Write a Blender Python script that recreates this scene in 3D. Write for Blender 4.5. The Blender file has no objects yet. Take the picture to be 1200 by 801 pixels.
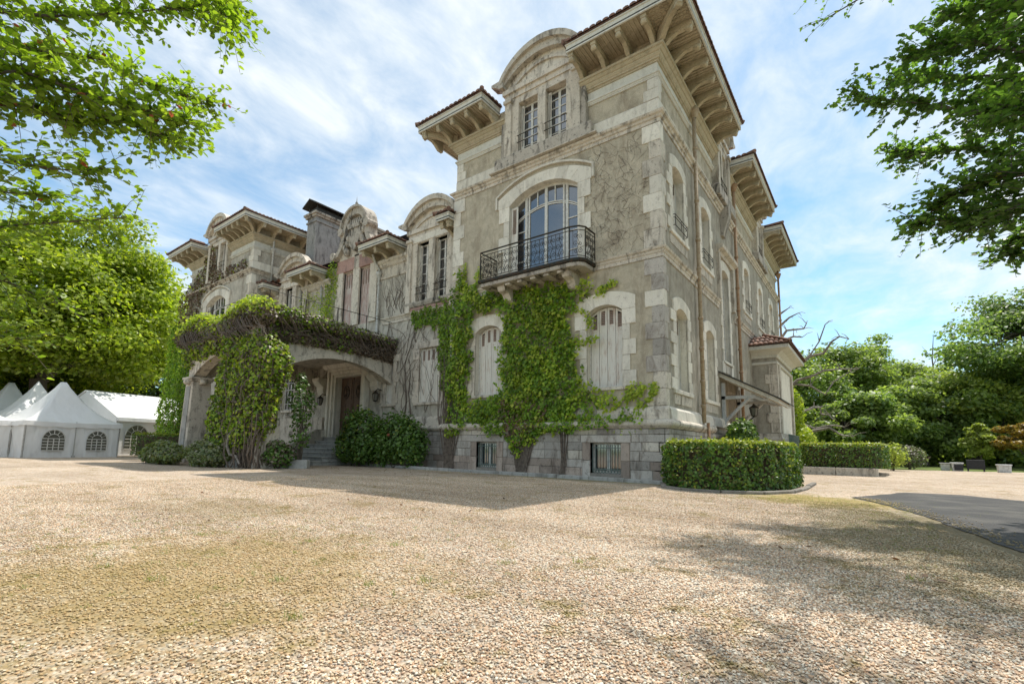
import bpy, bmesh, math, random
import numpy as np
from mathutils import Vector, Matrix
random.seed(7); rng = np.random.default_rng(7)
sc = bpy.context.scene
C = sc.collection
# ------------------------------------------------------------------ camera
CAM = Vector((4.4413, -13.1976, .864)); yaw, pitch, roll = -.65138, .12038, .017005
fw = Vector((math.sin(yaw)*math.cos(pitch), math.cos(yaw)*math.cos(pitch), math.sin(pitch)))
rt = Vector((math.cos(yaw), -math.sin(yaw), 0)); up = rt.cross(fw)
r2 = rt*math.cos(roll)+up*math.sin(roll); u2 = up*math.cos(roll)-rt*math.sin(roll)
cd = bpy.data.cameras.new('camera'); cam = bpy.data.objects.new('camera', cd); C.objects.link(cam)
m = Matrix((r2, u2, -fw)).transposed().to_4x4(); m.translation = CAM; cam.matrix_world = m
cd.sensor_width = 36; cd.lens = 17.04; cd.shift_x = .0093; cd.shift_y = .0454; cd.clip_start = .05; cd.clip_end = 3000
sc.camera = cam
# ------------------------------------------------------------------ light and sky
SUN_EL, SUN_AZ = math.radians(63.9), math.radians(8)
sd = bpy.data.lights.new('sun', 'SUN'); sun = bpy.data.objects.new('sun', sd); C.objects.link(sun)
sd.energy = 3.0; sd.angle = math.radians(.53); sd.color = (1, .955, .88)
sv = Vector((math.sin(SUN_AZ)*math.cos(SUN_EL), math.cos(SUN_AZ)*math.cos(SUN_EL), math.sin(SUN_EL)))
sun.rotation_euler = sv.to_track_quat('Z', 'Y').to_euler(); sun.location = sv*60
sc.view_settings.view_transform = 'Standard'; sc.view_settings.look = 'None'; sc.view_settings.gamma = 1
sc.view_settings.exposure = 0.86
class NT:
    """small helper that writes node trees"""
    def __init__(s, tree): s.t = tree; s.n = tree.nodes; s.l = tree.links
    def node(s, kind, **kw):
        n = s.n.new(kind)
        for k, v in kw.items():
            if k.startswith('_'): setattr(n, k[1:], v)
            else:
                key = k.replace('__', ' ')
                n.inputs[key].default_value = v
        return n
    def link(s, a, b): s.l.new(a, b)
    def mix(s, f, a, b, mode='MIX'):
        n = s.n.new('ShaderNodeMix'); n.data_type = 'RGBA'; n.blend_type = mode
        for i, v in ((0, f), (6, a), (7, b)):
            if isinstance(v, (int, float)): n.inputs[i].default_value = v
            elif isinstance(v, tuple): n.inputs[i].default_value = v if len(v) == 4 else (*v, 1)
            else: s.l.new(v, n.inputs[i])
        return n.outputs[2]
    def math(s, op, a, b=0.0, c=0.0, clamp=False):
        n = s.n.new('ShaderNodeMath'); n.operation = op; n.use_clamp = clamp
        for i, v in enumerate((a, b, c)):
            if isinstance(v, (int, float)): n.inputs[i].default_value = v
            else: s.l.new(v, n.inputs[i])
        return n.outputs[0]
    def noise(s, vec, scale, detail=4, rough=.55, dist=0):
        n = s.n.new('ShaderNodeTexNoise'); n.inputs['Scale'].default_value = scale
        n.inputs['Detail'].default_value = detail; n.inputs['Roughness'].default_value = rough
        n.inputs['Distortion'].default_value = dist
        if vec is not None: s.l.new(vec, n.inputs['Vector'])
        return n.outputs['Fac']
    def ramp(s, f, stops):
        n = s.n.new('ShaderNodeValToRGB'); e = n.color_ramp.elements
        while len(e) < len(stops): e.new(.5)
        for i, (p, c) in enumerate(stops):
            e[i].position = p; e[i].color = (c, c, c, 1) if isinstance(c, (int, float)) else (*c, 1)
        s.l.new(f, n.inputs[0]); return n.outputs[0]
    def mapv(s, vec, scale=(1, 1, 1), loc=(0, 0, 0), rot=(0, 0, 0)):
        n = s.n.new('ShaderNodeMapping'); n.inputs['Scale'].default_value = scale
        n.inputs['Location'].default_value = loc; n.inputs['Rotation'].default_value = rot
        s.l.new(vec, n.inputs[0]); return n.outputs[0]
w = bpy.data.worlds.new('World'); sc.world = w; w.use_nodes = True
T = NT(w.node_tree); T.n.clear()
skyn = T.n.new('ShaderNodeTexSky'); skyn.sky_type = 'NISHITA'; skyn.sun_disc = False
skyn.sun_elevation = SUN_EL; skyn.sun_rotation = SUN_AZ; skyn.air_density = .9; skyn.dust_density = .15; skyn.ozone_density = 1.6
tc = T.n.new('ShaderNodeTexCoord')
sep = T.n.new('ShaderNodeSeparateXYZ'); T.link(tc.outputs['Generated'], sep.inputs[0])
zz = T.math('ADD', T.math('MAXIMUM', sep.outputs[2], 0), .12)
cb = T.n.new('ShaderNodeCombineXYZ')
T.link(T.math('DIVIDE', sep.outputs[0], zz), cb.inputs[0]); T.link(T.math('DIVIDE', sep.outputs[1], zz), cb.inputs[1])
streak = T.mapv(cb.outputs[0], scale=(.75, .42, 1), rot=(0, 0, math.radians(38)), loc=(1.3, 1.1, 0))
n1 = T.noise(streak, 1.1, 7, .52, .5)
n2 = T.noise(T.mapv(cb.outputs[0], loc=(3.1, 5.2, 0), rot=(0, 0, math.radians(38)), scale=(1.2, .8, 1)), .45, 2, .5)
n3 = T.noise(T.mapv(cb.outputs[0], scale=(1.6, 1, 1), loc=(7, 1, 0), rot=(0, 0, math.radians(20))), 3.4, 6, .62, .35)
dens = T.math('ADD', T.math('MULTIPLY', n1, .62), T.math('MULTIPLY', n2, .62))
dens = T.math('ADD', dens, T.math('MULTIPLY', T.math('SUBTRACT', n3, .5), .5))
# the veil of thin cloud is thickest around the sun's side of the sky
az = T.math('ADD', T.math('MULTIPLY', sep.outputs[0], .03), T.math('MULTIPLY', sep.outputs[2], .10))
dens = T.math('ADD', dens, az)
cov = T.ramp(dens, [(.42, .05), (.58, .42), (.76, .95)])
cloud = T.mix(n3, (3.4, 3.9, 4.25, 1), (5.2, 5.4, 5.5, 1))
skc = T.mix(1, skyn.outputs[0], (.72, .98, .95, 1), 'MULTIPLY')
skycol = T.mix(cov, skc, cloud)
bg = T.n.new('ShaderNodeBackground'); bg.inputs['Strength'].default_value = .12
T.link(skycol, bg.inputs['Color'])
wo = T.n.new('ShaderNodeOutputWorld'); T.link(bg.outputs[0], wo.inputs['Surface'])

# ------------------------------------------------------------------ materials
def new_mat(name):
    m = bpy.data.materials.new(name); m.use_nodes = True
    T = NT(m.node_tree); T.n.clear()
    out = T.n.new('ShaderNodeOutputMaterial'); b = T.n.new('ShaderNodeBsdfPrincipled')
    T.link(b.outputs[0], out.inputs['Surface']); T.b = b; T.out = out
    T.geo = T.n.new('ShaderNodeNewGeometry'); T.pos = T.geo.outputs['Position']
    return m, T
def bump(T, h, dist, strength=1.0, prev=None):
    n = T.n.new('ShaderNodeBump'); n.inputs['Distance'].default_value = dist; n.inputs['Strength'].default_value = strength
    T.link(h, n.inputs['Height'])
    if prev is not None: T.link(prev, n.inputs['Normal'])
    return n.outputs[0]
def setc(T, col, rough=.8, nrm=None, spec=.3):
    if isinstance(col, tuple): T.b.inputs['Base Color'].default_value = (*col, 1)
    else: T.link(col, T.b.inputs['Base Color'])
    T.b.inputs['Roughness'].default_value = rough; T.b.inputs['Specular IOR Level'].default_value = spec
    if nrm is not None: T.link(nrm, T.b.inputs['Normal'])
def stone_mat(name, c0, c1, dirt, dirt_amt=.5, var=.25, streak=1.0, relief=.006):
    m, T = new_mat(name)
    oi = T.n.new('ShaderNodeObjectInfo')
    base = T.mix(T.noise(T.pos, 3.1, 5), c0, c1)
    fine = T.noise(T.pos, 45, 3, .7)
    base = T.mix(.35, base, T.ramp(fine, [(.3, .25), (.7, .75)]), 'OVERLAY')
    # rain streaks and lichen: shapes of their own, stretched downwards
    st = T.noise(T.mapv(T.pos, scale=(2.2, 2.2, .7)), 1.5, 7, .66, .8)
    st = T.ramp(st, [(.50, 0.0), (.68, 1.0)])
    base = T.mix(T.math('MULTIPLY', st, dirt_amt*streak), base, dirt)
    sp = T.ramp(T.noise(T.pos, 9, 6, .7), [(.56, 0.0), (.66, 1.0)])
    base = T.mix(T.math('MULTIPLY', sp, dirt_amt*.7), base, tuple(v*.7 for v in dirt))
    k = T.math('ADD', T.math('MULTIPLY', oi.outputs['Random'], var), 1-var/2)
    cc = T.n.new('ShaderNodeCombineColor')
    for i in range(3): T.link(k, cc.inputs[i])
    base = T.mix(1, base, cc.outputs[0], 'MULTIPLY')
    setc(T, base, .88, bump(T, T.noise(T.pos, 22, 5, .65), relief))
    return m
M = {}
M['limestone'] = stone_mat('pale_limestone', (.62, .57, .48), (.79, .74, .64), (.20, .16, .12), .42)
M['limestone_worn'] = stone_mat('worn_limestone', (.47, .41, .33), (.67, .61, .52), (.10, .08, .062), .86)
M['mossy_stone'] = stone_mat('blackened_stone', (.34, .30, .25), (.50, .45, .38), (.05, .046, .04), 1.0, streak=1.2)
M['dark_stone'] = stone_mat('lichen_grey_stack', (.20, .195, .19), (.36, .35, .33), (.06, .058, .055), .8, streak=1.0)
M['grey_stone'] = stone_mat('grey_basement_stone', (.36, .325, .285), (.50, .46, .41), (.15, .115, .09), .75, var=.5, relief=.012)
M['pink_stone'] = stone_mat('pinkish_basement_stone', (.32, .25, .205), (.43, .355, .295), (.13, .095, .075), .75, var=.45, relief=.012)
M['red_stone'] = stone_mat('reddish_lintel_stone', (.33, .19, .16), (.44, .30, .25), (.14, .10, .09), .6)
M['mortar'] = stone_mat('mortar', (.20, .18, .155), (.26, .235, .20), (.10, .09, .075), .6)
M['concrete'] = stone_mat('grey_concrete', (.33, .32, .30), (.42, .41, .38), (.14, .13, .11), .7)
M['eave_paint'] = stone_mat('buff_eave_paint', (.43, .37, .26), (.50, .43, .31), (.17, .14, .09), .45, var=.12, relief=.002)
M['fascia_paint'] = stone_mat('white_fascia_paint', (.60, .58, .50), (.68, .66, .60), (.26, .24, .2), .35, var=.05, relief=.002)
M['grey_paint'] = stone_mat('weathered_grey_paint', (.46, .46, .45), (.56, .56, .54), (.22, .21, .19), .5, relief=.002)
def stucco(name, c0, c1, stain, cracks=True, rel=.012):
    m, T = new_mat(name)
    base = T.mix(T.noise(T.pos, 1.1, 5, .6), c0, c1)
    base = T.mix(.4, base, T.ramp(T.noise(T.pos, 60, 3, .7), [(.3, .2), (.7, .8)]), 'OVERLAY')
    st = T.ramp(T.noise(T.mapv(T.pos, scale=(1.8, 1.8, .6)), 1.4, 7, .7, .6), [(.46, 0.0), (.68, 1.0)])
    base = T.mix(T.math('MULTIPLY', st, .75), base, stain)
    pt = T.ramp(T.noise(T.pos, 2.6, 7, .72, .5), [(.36, .80), (.62, 1.10)]); base = T.mix(1, base, pt, 'MULTIPLY')
    if cracks:
        # dark marks left by dead creeper tendrils: thin wandering lines
        nz = T.n.new('ShaderNodeTexNoise'); nz.inputs['Scale'].default_value = 2.4; nz.inputs['Detail'].default_value = 3; T.link(T.pos, nz.inputs['Vector'])
        wv = T.n.new('ShaderNodeVectorMath'); wv.operation = 'SCALE'; wv.inputs['Scale'].default_value = .9; T.link(nz.outputs['Color'], wv.inputs[0])
        ad = T.n.new('ShaderNodeVectorMath'); ad.operation = 'ADD'; T.link(T.pos, ad.inputs[0]); T.link(wv.outputs[0], ad.inputs[1])
        mk = None
        for sc_, wd in ((2.6, .030), (5.5, .045)):
            vo = T.n.new('ShaderNodeTexVoronoi'); vo.feature = 'DISTANCE_TO_EDGE'; vo.inputs['Scale'].default_value = sc_
            T.link(T.mapv(ad.outputs[0], scale=(1.15, 1.15, .8), rot=(.4, .2, .1)), vo.inputs['Vector'])
            k = T.ramp(vo.outputs['Distance'], [(0.0, 1.0), (wd, 0.0)])
            mk = k if mk is None else T.math('MAXIMUM', mk, T.math('MULTIPLY', k, .8))
        mk = T.math('MULTIPLY', mk, T.ramp(T.noise(T.pos, .9, 3), [(.38, 0.0), (.55, 1.0)]))
        mk = T.math('MULTIPLY', mk, T.ramp(T.noise(T.pos, 7, 3), [(.40, 0.0), (.52, 1.0)]))
        base = T.mix(T.math('MULTIPLY', mk, .22), base, tuple(v*.35 for v in stain))
    h = T.noise(T.pos, 30, 6, .75)
    setc(T, base, .95, bump(T, h, rel))
    return m
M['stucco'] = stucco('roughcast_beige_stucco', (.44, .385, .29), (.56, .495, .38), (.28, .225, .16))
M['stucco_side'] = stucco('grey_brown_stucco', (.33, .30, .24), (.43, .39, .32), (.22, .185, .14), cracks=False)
M['stucco_pale'] = stucco('pale_patchy_stucco', (.42, .38, .31), (.58, .54, .46), (.18, .15, .12))
def plain(name, c, rough=.6, metal=0, var=None, spec=.4):
    m, T = new_mat(name)
    col = T.mix(T.ramp(T.noise(T.pos, 11, 5, .65), [(.42, 0.0), (.66, 1.0)]), c, var or tuple(v*.6 for v in c))
    setc(T, col, rough, bump(T, T.noise(T.pos, 60, 3), .002), spec); T.b.inputs['Metallic'].default_value = metal
    return m
M['iron'] = plain('dark_green_iron', (.022, .026, .022), .55, .3, (.07, .04, .022))
M['green_iron'] = plain('faded_green_iron', (.10, .15, .13), .6, .2, (.2, .22, .2))
M['white_wood'] = plain('white_window_paint', (.66, .65, .60), .6, var=(.50, .47, .42))
M['pipe'] = plain('tan_painted_pipe', (.42, .335, .225), .6, var=(.30, .20, .12))
M['rusty'] = plain('rust_stained_pipe', (.36, .24, .14), .7, var=(.28, .14, .07))
M['white_pipe'] = plain('whitish_pipe', (.55, .54, .50), .6, var=(.35, .33, .29))
M['door_wood'] = plain('aged_oak_door', (.15, .085, .05), .6, var=(.08, .05, .035))
M['dark_room'] = plain('dark_interior', (.02, .02, .022), .9)
M['curtain'] = plain('pale_curtain', (.40, .38, .33), .9)
M['bark'] = plain('bark', (.13, .105, .08), .95, var=(.07, .06, .045))
M['bark_grey'] = plain('grey_bare_bark', (.32, .28, .24), .95, var=(.13, .11, .09))
M['vine_wood'] = plain('vine_stem', (.17, .135, .105), .95, var=(.08, .06, .05))
M['roof_zinc'] = plain('dark_sheet_roof', (.07, .065, .06), .6, .3)
M['blackbox'] = plain('black_plastic', (.02, .02, .022), .5)
M['whitebox'] = plain('white_painted_box', (.62, .62, .60), .6)
M['soil'] = plain('soil', (.10, .075, .05), 1, var=(.06, .045, .03))
m, T = new_mat('peeling_shutter_paint')
pl_ = T.ramp(T.noise(T.mapv(T.pos, scale=(6, 6, 1.1)), 2.1, 6, .7), [(.52, 0.0), (.64, 1.0)])
col = T.mix(pl_, (.68, .65, .58), (.54, .45, .38)); setc(T, col, .75, bump(T, pl_, .002)); M['shutter'] = m
m, T = new_mat('reddish_peeling_shutter')
pl_ = T.ramp(T.noise(T.mapv(T.pos, scale=(5, 5, .9)), 2.4, 6, .7), [(.40, 0.0), (.54, 1.0)])
setc(T, T.mix(pl_, (.58, .53, .48), (.44, .31, .27)), .8); M['shutter_red'] = m
m, T = new_mat('louvre_brown'); setc(T, T.mix(T.noise(T.pos, 8), (.26, .18, .14), (.40, .31, .25)), .8); M['louvre'] = m
m, T = new_mat('terracotta_tile')
vo = T.n.new('ShaderNodeTexVoronoi'); vo.inputs['Scale'].default_value = 4; T.link(T.pos, vo.inputs['Vector'])
col = T.mix(T.math('MULTIPLY', vo.outputs['Color'], 1), (.17, .09, .065), (.31, .17, .12))
col = T.mix(T.ramp(T.noise(T.pos, 6, 6, .7), [(.46, 0.0), (.62, 1.0)]), col, (.085, .07, .06))
setc(T, col, .85, bump(T, T.noise(T.pos, 30, 4), .004)); M['tile'] = m
m, T = new_mat('window_glass'); setc(T, T.mix(T.noise(T.pos, 1.5, 2), (.012, .016, .022), (.03, .036, .045)), .06, spec=1.0)
T.b.inputs['IOR'].default_value = 2.0; M['glass'] = m
m, T = new_mat('tent_window_film'); setc(T, T.mix(T.noise(T.pos, 1.3, 2), (.07, .075, .065), (.13, .12, .09)), .25, spec=.6); M['tent_glass'] = m
m, T = new_mat('white_tent_fabric')
col = T.mix(T.noise(T.pos, .8, 3), (.80, .80, .79), (.88, .88, .87)); setc(T, col, .5, bump(T, T.noise(T.mapv(T.pos, scale=(1, 1, .4)), 1.6, 3, .4), .12), .4)
tl = T.n.new('ShaderNodeBsdfTranslucent'); tl.inputs['Color'].default_value = (.8, .8, .8, 1)
ms = T.n.new('ShaderNodeMixShader'); ms.inputs[0].default_value = .25
T.link(T.b.outputs[0], ms.inputs[1]); T.link(tl.outputs[0], ms.inputs[2]); T.link(ms.outputs[0], T.out.inputs['Surface']); M['tent'] = m
def leaf_mat(name, cols, transl=.35, tcol=None, rough=.45, clump=1.2, spec=.35):
    m, T = new_mat(name)
    r = T.geo.outputs['Random Per Island']
    n = len(cols); col = T.ramp(r, [(i/(n-1)*.999, c) for i, c in enumerate(cols)])
    k = T.ramp(T.noise(T.pos, clump, 3), [(.3, .78), (.7, 1.22)])
    col = T.mix(1, col, k, 'MULTIPLY')
    setc(T, col, rough, spec=spec)
    tl = T.n.new('ShaderNodeBsdfTranslucent'); tc_ = T.mix(1, col, tcol or (1.5, 1.6, .7), 'MULTIPLY'); T.link(tc_, tl.inputs['Color'])
    ms = T.n.new('ShaderNodeMixShader'); ms.inputs[0].default_value = transl
    T.link(T.b.outputs[0], ms.inputs[1]); T.link(tl.outputs[0], ms.inputs[2]); T.link(ms.outputs[0], T.out.inputs['Surface'])
    return m
M['ivy'] = leaf_mat('creeper_leaf', [(.06, .12, .012), (.13, .24, .02), (.20, .32, .028), (.29, .40, .04), (.16, .26, .025)], .38)
M['ivy_lime'] = leaf_mat('lime_creeper_leaf', [(.18, .27, .025), (.30, .39, .035), (.40, .47, .05), (.48, .50, .08)], .42)
M['ivy_red'] = leaf_mat('dead_red_creeper_leaf', [(.13, .065, .04), (.17, .085, .045), (.10, .06, .035), (.16, .12, .05), (.10, .12, .03)], .2, (1.2, 1, .6))
M['ivy_dead'] = leaf_mat('dry_brown_creeper', [(.13, .10, .075), (.19, .145, .11), (.10, .075, .055), (.22, .18, .13)], .15, (1.1, 1, .8))
M['camellia'] = leaf_mat('glossy_camellia_leaf', [(.04, .09, .014), (.07, .14, .02), (.11, .20, .035), (.13, .20, .05)], .25, rough=.4, spec=.45)
M['hedge'] = leaf_mat('hedge_leaf', [(.035, .08, .012), (.06, .13, .02), (.10, .19, .03), (.17, .26, .04), (.07, .14, .02), (.15, .11, .035)], .25, rough=.42, spec=.4)
M['hedge_top'] = leaf_mat('yellow_green_hedge_leaf', [(.16, .22, .03), (.26, .32, .05), (.36, .36, .06), (.12, .17, .03)], .35, rough=.4)  # yellower, lighter leaves for hedge tops, stray shoots and some bush leaves
M['plane'] = leaf_mat('plane_tree_leaf', [(.12, .19, .02), (.19, .27, .025), (.27, .34, .035), (.35, .40, .05)], .5, (1.7, 1.7, .6), clump=.3)
M['oak'] = leaf_mat('oak_leaf', [(.07, .14, .04), (.11, .20, .05), (.17, .28, .065)], .5, (1.6, 1.7, .6), clump=.7)
M['myrtle'] = leaf_mat('crape_myrtle_leaf', [(.09, .15, .02), (.15, .23, .026), (.23, .31, .035), (.17, .25, .03)], .48, (2.0, 2.1, .7), clump=1.5)
M['myrtle_tip'] = leaf_mat('reddish_young_leaf', [(.30, .08, .05), (.34, .14, .07)], .4, (1.5, 1, .7))
M['tree_a'] = leaf_mat('woodland_leaf', [(.16, .22, .06), (.23, .30, .085), (.32, .39, .12)], .5, clump=.25)
M['tree_b'] = leaf_mat('bright_woodland_leaf', [(.22, .27, .06), (.31, .36, .085), (.40, .45, .12)], .5, clump=.25)
M['tree_c'] = leaf_mat('dark_woodland_leaf', [(.09, .15, .055), (.14, .21, .07), (.20, .28, .10)], .48, clump=.25)
M['tree_gold'] = leaf_mat('golden_leaf', [(.30, .24, .04), (.36, .22, .04), (.22, .24, .05)], .4, (1.3, 1.2, .6))
M['lavender'] = leaf_mat('grey_green_leaf', [(.17, .21, .10), (.24, .27, .14), (.12, .17, .07), (.33, .30, .22)], .3)
M['grass'] = leaf_mat('grass_blade', [(.12, .18, .03), (.18, .23, .05), (.28, .27, .08), (.10, .15, .03)], .35)
M['litter'] = leaf_mat('dead_leaf', [(.16, .08, .035), (.22, .12, .05), (.10, .06, .035)], .2, (1.2, 1, .7))
# ------------------------------------------------------------------ surveyed outlines (wall coordinates and branch points in metres)
BARE=[
[ (-1.34, 24.36, 2.26), (-0.98, 24.84, 3.75), (-0.28, 24.97, 4.8), (0.5, 24.67, 5.43), (1.4, 24.3, 5.21), (2.17, 24.25, 4.6), (2.65, 24.62, 5.45), (3.48, 25.12, 6.07)],
[ (-0.96, 24.85, 4.35), (0.66, 24.63, 5.7), (1.43, 24.27, 5.83), (2.16, 24.27, 6.17), (3.06, 24.69, 6.27), (3.99, 25.16, 6.25)],
[ (-0.61, 24.03, 6.01), (0.26, 24.13, 6.42), (0.97, 24.6, 6.84), (1.44, 25.08, 7.45), (1.96, 25.19, 8.29), (2.38, 24.86, 9.34)],
[ (0.97, 24.65, 6.9), (1.44, 25.11, 7.34), (2.16, 25.19, 7.45), (2.69, 24.82, 8.14), (3.14, 24.4, 8.34), (3.62, 24.32, 8.1)],
[ (-0.8, 24.87, 7.95), (-0.21, 24.53, 8.43), (0.6, 24.19, 8.62), (1.09, 24.19, 8.5)],
[ (-0.67, 24.01, 8.09), (-0.15, 24.08, 8.52), (0.18, 24.53, 9.16), (0.64, 25.02, 9.26), (1.13, 25.13, 9.28), (1.33, 24.78, 9.53)],
[ (-0.71, 24.47, 8.78), (-0.21, 24.95, 9.67), (0.32, 25.03, 10.16), (0.88, 24.69, 10.3)],
[ (-0.72, 24.88, 9.79), (-0.12, 24.53, 10.41), (0.4, 24.17, 10.61)],
[ (-0.65, 24.01, 2.82), (0.85, 24.2, 3.53), (1.49, 24.66, 3.83), (1.79, 25.12, 3.85), (1.81, 25.18, 3.4), (2.29, 24.84, 3.31), (2.49, 24.39, 3.0)],
[ (-0.96, 24.44, 3.02), (0.58, 25.04, 2.85), (1.43, 25.13, 2.44), (2.26, 24.79, 2.64), (3.09, 24.38, 2.5)],
[ (1.43, 25.1, 2.5), (2.26, 24.74, 2.47), (2.93, 24.35, 1.96), (3.49, 24.34, 1.91)],
]
LIMB_L=[
[ (-0.15, -13.47, 3.52), (-0.16, -13.15, 3.62), (-0.13, -12.68, 3.91), (-0.07, -12.27, 4.26), (0.04, -11.85, 4.59), (0.14, -11.57, 4.7)],
[ (-0.75, -13.47, 3.52), (-0.75, -13.11, 3.72), (-0.73, -12.69, 3.95), (-0.67, -12.28, 4.13), (-0.58, -11.86, 4.08), (-0.47, -11.51, 4.12)],
[ (-0.0, -13.39, 2.74), (-0.0, -13.09, 2.93), (0.02, -12.76, 3.09), (0.05, -12.51, 3.13), (0.1, -12.23, 3.27), (0.18, -11.94, 3.23)],
[ (0.4, -13.33, 2.22), (0.4, -13.07, 2.45), (0.41, -12.87, 2.52), (0.43, -12.65, 2.54), (0.47, -12.46, 2.62)],
[ (-0.45, -13.33, 2.18), (-0.45, -12.99, 2.25), (-0.43, -12.67, 2.4), (-0.38, -12.36, 2.53), (-0.31, -12.01, 2.72)],
[ (-0.64, -13.29, 1.84), (-0.63, -12.95, 2.0), (-0.61, -12.66, 2.02), (-0.58, -12.46, 1.94)],
[ (0.27, -13.4, 2.81), (0.26, -13.11, 2.96), (0.28, -12.81, 3.18), (0.32, -12.52, 3.2), (0.38, -12.2, 3.24), (0.46, -11.93, 3.27)],
[ (0.21, -13.17, 3.61), (0.24, -12.75, 3.9), (0.29, -12.37, 4.26), (0.41, -11.93, 4.58), (0.47, -11.73, 4.23)],
[ (-0.67, -13.26, 1.52), (-0.67, -12.9, 1.53), (-0.65, -12.7, 1.6), (-0.63, -12.52, 1.6)],
[ (-0.39, -13.34, 2.32), (-0.39, -13.02, 2.5), (-0.38, -12.79, 2.6), (-0.36, -12.57, 2.64)],
]
LIMB_R=[
[ (6.88, -4.53, 4.26), (6.33, -4.09, 5.28), (5.83, -3.7, 5.99), (5.2, -3.33, 6.67), (4.59, -3.0, 7.25)],
[ (7.16, -3.43, 4.33), (6.53, -2.97, 5.42), (6.05, -2.58, 5.88), (5.45, -2.21, 6.23), (4.99, -1.88, 6.57)],
[ (6.65, -5.23, 3.6), (6.27, -4.83, 4.32), (5.89, -4.45, 4.52), (5.5, -4.09, 4.5), (5.18, -3.76, 4.37)],
[ (6.65, -5.16, 3.43), (6.26, -4.75, 4.03), (6.03, -4.4, 4.08), (5.75, -4.05, 4.1), (5.43, -3.71, 4.32)],
[ (7.11, -3.39, 3.64), (6.7, -2.98, 4.28), (6.49, -2.63, 4.2), (6.35, -2.3, 4.09)],
[ (6.94, -4.64, 5.26), (6.47, -4.21, 6.27), (6.06, -3.83, 6.9), (5.65, -3.46, 7.31), (5.26, -3.12, 7.53)],
[ (6.7, -5.63, 5.33), (6.36, -5.23, 6.27), (6.01, -4.85, 6.79), (5.65, -4.48, 7.11)],
[ (7.14, -3.77, 5.13), (6.69, -3.35, 6.09), (6.27, -2.96, 6.83), (5.62, -2.56, 7.42), (5.06, -2.21, 7.83)],
[ (5.73, -3.7, 8.81), (5.12, -3.34, 8.99), (4.7, -3.02, 9.09), (4.3, -2.71, 9.25), (4.01, -2.42, 9.46)],
[ (6.59, -5.68, 4.17), (6.29, -5.29, 4.72), (6.11, -4.94, 5.23), (5.86, -4.59, 5.44)],
[ (7.08, -4.41, 6.27), (6.78, -4.01, 6.76), (6.46, -3.63, 7.11), (6.08, -3.25, 7.46)],
]
IVY_A = [(-5.54, 6.35), (-3.87, 6.16), (-2.85, 6.05), (-1.85, 5.93), (-1.63, 5.7), (-2.31, 5.61), (-2.61, 5.47), (-2.85, 5.07), (-2.97, 4.62), (-2.76, 4.18), (-2.55, 3.83), (-2.5, 3.35), (-2.41, 2.89), (-1.9, 2.6), (-1.31, 2.66), (-1.08, 2.55), (-1.29, 2.29), (-1.64, 2.13), (-1.45, 1.87), (-1.91, 1.76), (-2.33, 1.56), (-2.14, 1.36), (-2.62, 1.28), (-3.21, 1.42), (-3.84, 1.29), (-4.09, 1.04), (-4.42, 0.98), (-4.69, 0.59), (-5.04, 0.86), (-5.55, 1.35), (-6.11, 1.5), (-6.69, 1.59), (-7.01, 1.57), (-7.18, 1.88), (-6.87, 2.42), (-6.13, 2.48), (-5.76, 2.61), (-5.59, 3.32), (-5.67, 3.92), (-5.61, 4.52), (-5.47, 5.11), (-5.48, 5.42), (-5.82, 5.66), (-6.53, 5.7), (-6.93, 5.38), (-7.07, 4.7), (-6.93, 4.04), (-7.15, 3.43), (-7.26, 2.97), (-7.12, 2.49), (-7.29, 1.48), (-7.7, 1.2), (-8.27, 1.36), (-8.17, 2.22), (-8.33, 2.87), (-8.59, 3.54), (-8.75, 4.22), (-8.6, 4.88), (-8.71, 5.33), (-9.24, 5.58), (-9.97, 5.54), (-10.39, 5.85), (-10.31, 6.23), (-9.52, 6.32), (-8.94, 6.22), (-8.58, 6.51), (-8.13, 6.67), (-7.69, 6.82), (-7.8, 7.28), (-7.55, 7.53), (-7.36, 7.02), (-7.01, 6.76), (-6.75, 6.42), (-6.23, 6.29)]
IVY_AM = [(-6.1, 6.66), (-4.35, 6.46), (-3.26, 6.34), (-2.21, 6.22), (-1.97, 5.97), (-2.7, 5.88), (-3.01, 5.73), (-3.27, 5.31), (-3.39, 4.83), (-3.17, 4.37), (-2.95, 4.0), (-2.89, 3.49), (-2.8, 3.0), (-2.26, 2.7), (-1.64, 2.77), (-1.39, 2.65), (-1.61, 2.37), (-1.98, 2.2), (-1.79, 1.93), (-2.27, 1.81), (-2.72, 1.6), (-2.51, 1.39), (-3.02, 1.31), (-3.65, 1.45), (-4.31, 1.31), (-4.58, 1.05), (-4.93, 0.99), (-5.21, 0.58), (-5.58, 0.86), (-6.11, 1.37), (-6.71, 1.53), (-7.32, 1.63), (-7.66, 1.61), (-7.84, 1.93), (-7.52, 2.51), (-6.73, 2.57), (-6.34, 2.71), (-6.16, 3.45), (-6.25, 4.1), (-6.18, 4.73), (-6.04, 5.35), (-6.04, 5.68), (-6.41, 5.93), (-7.15, 5.98), (-7.57, 5.64), (-7.72, 4.91), (-7.57, 4.23), (-7.81, 3.58), (-7.93, 3.09), (-7.78, 2.59), (-7.96, 1.51), (-8.39, 1.22), (-8.99, 1.39), (-8.89, 2.3), (-9.06, 2.98), (-9.33, 3.7), (-9.5, 4.41), (-9.34, 5.11), (-9.46, 5.59), (-10.02, 5.84), (-10.79, 5.8), (-11.24, 6.13), (-11.15, 6.53), (-10.31, 6.63), (-9.7, 6.53), (-9.32, 6.83), (-8.84, 7.0), (-8.38, 7.16), (-8.49, 7.65), (-8.23, 7.91), (-8.03, 7.37), (-7.66, 7.09), (-7.39, 6.73), (-6.83, 6.6)]
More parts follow.
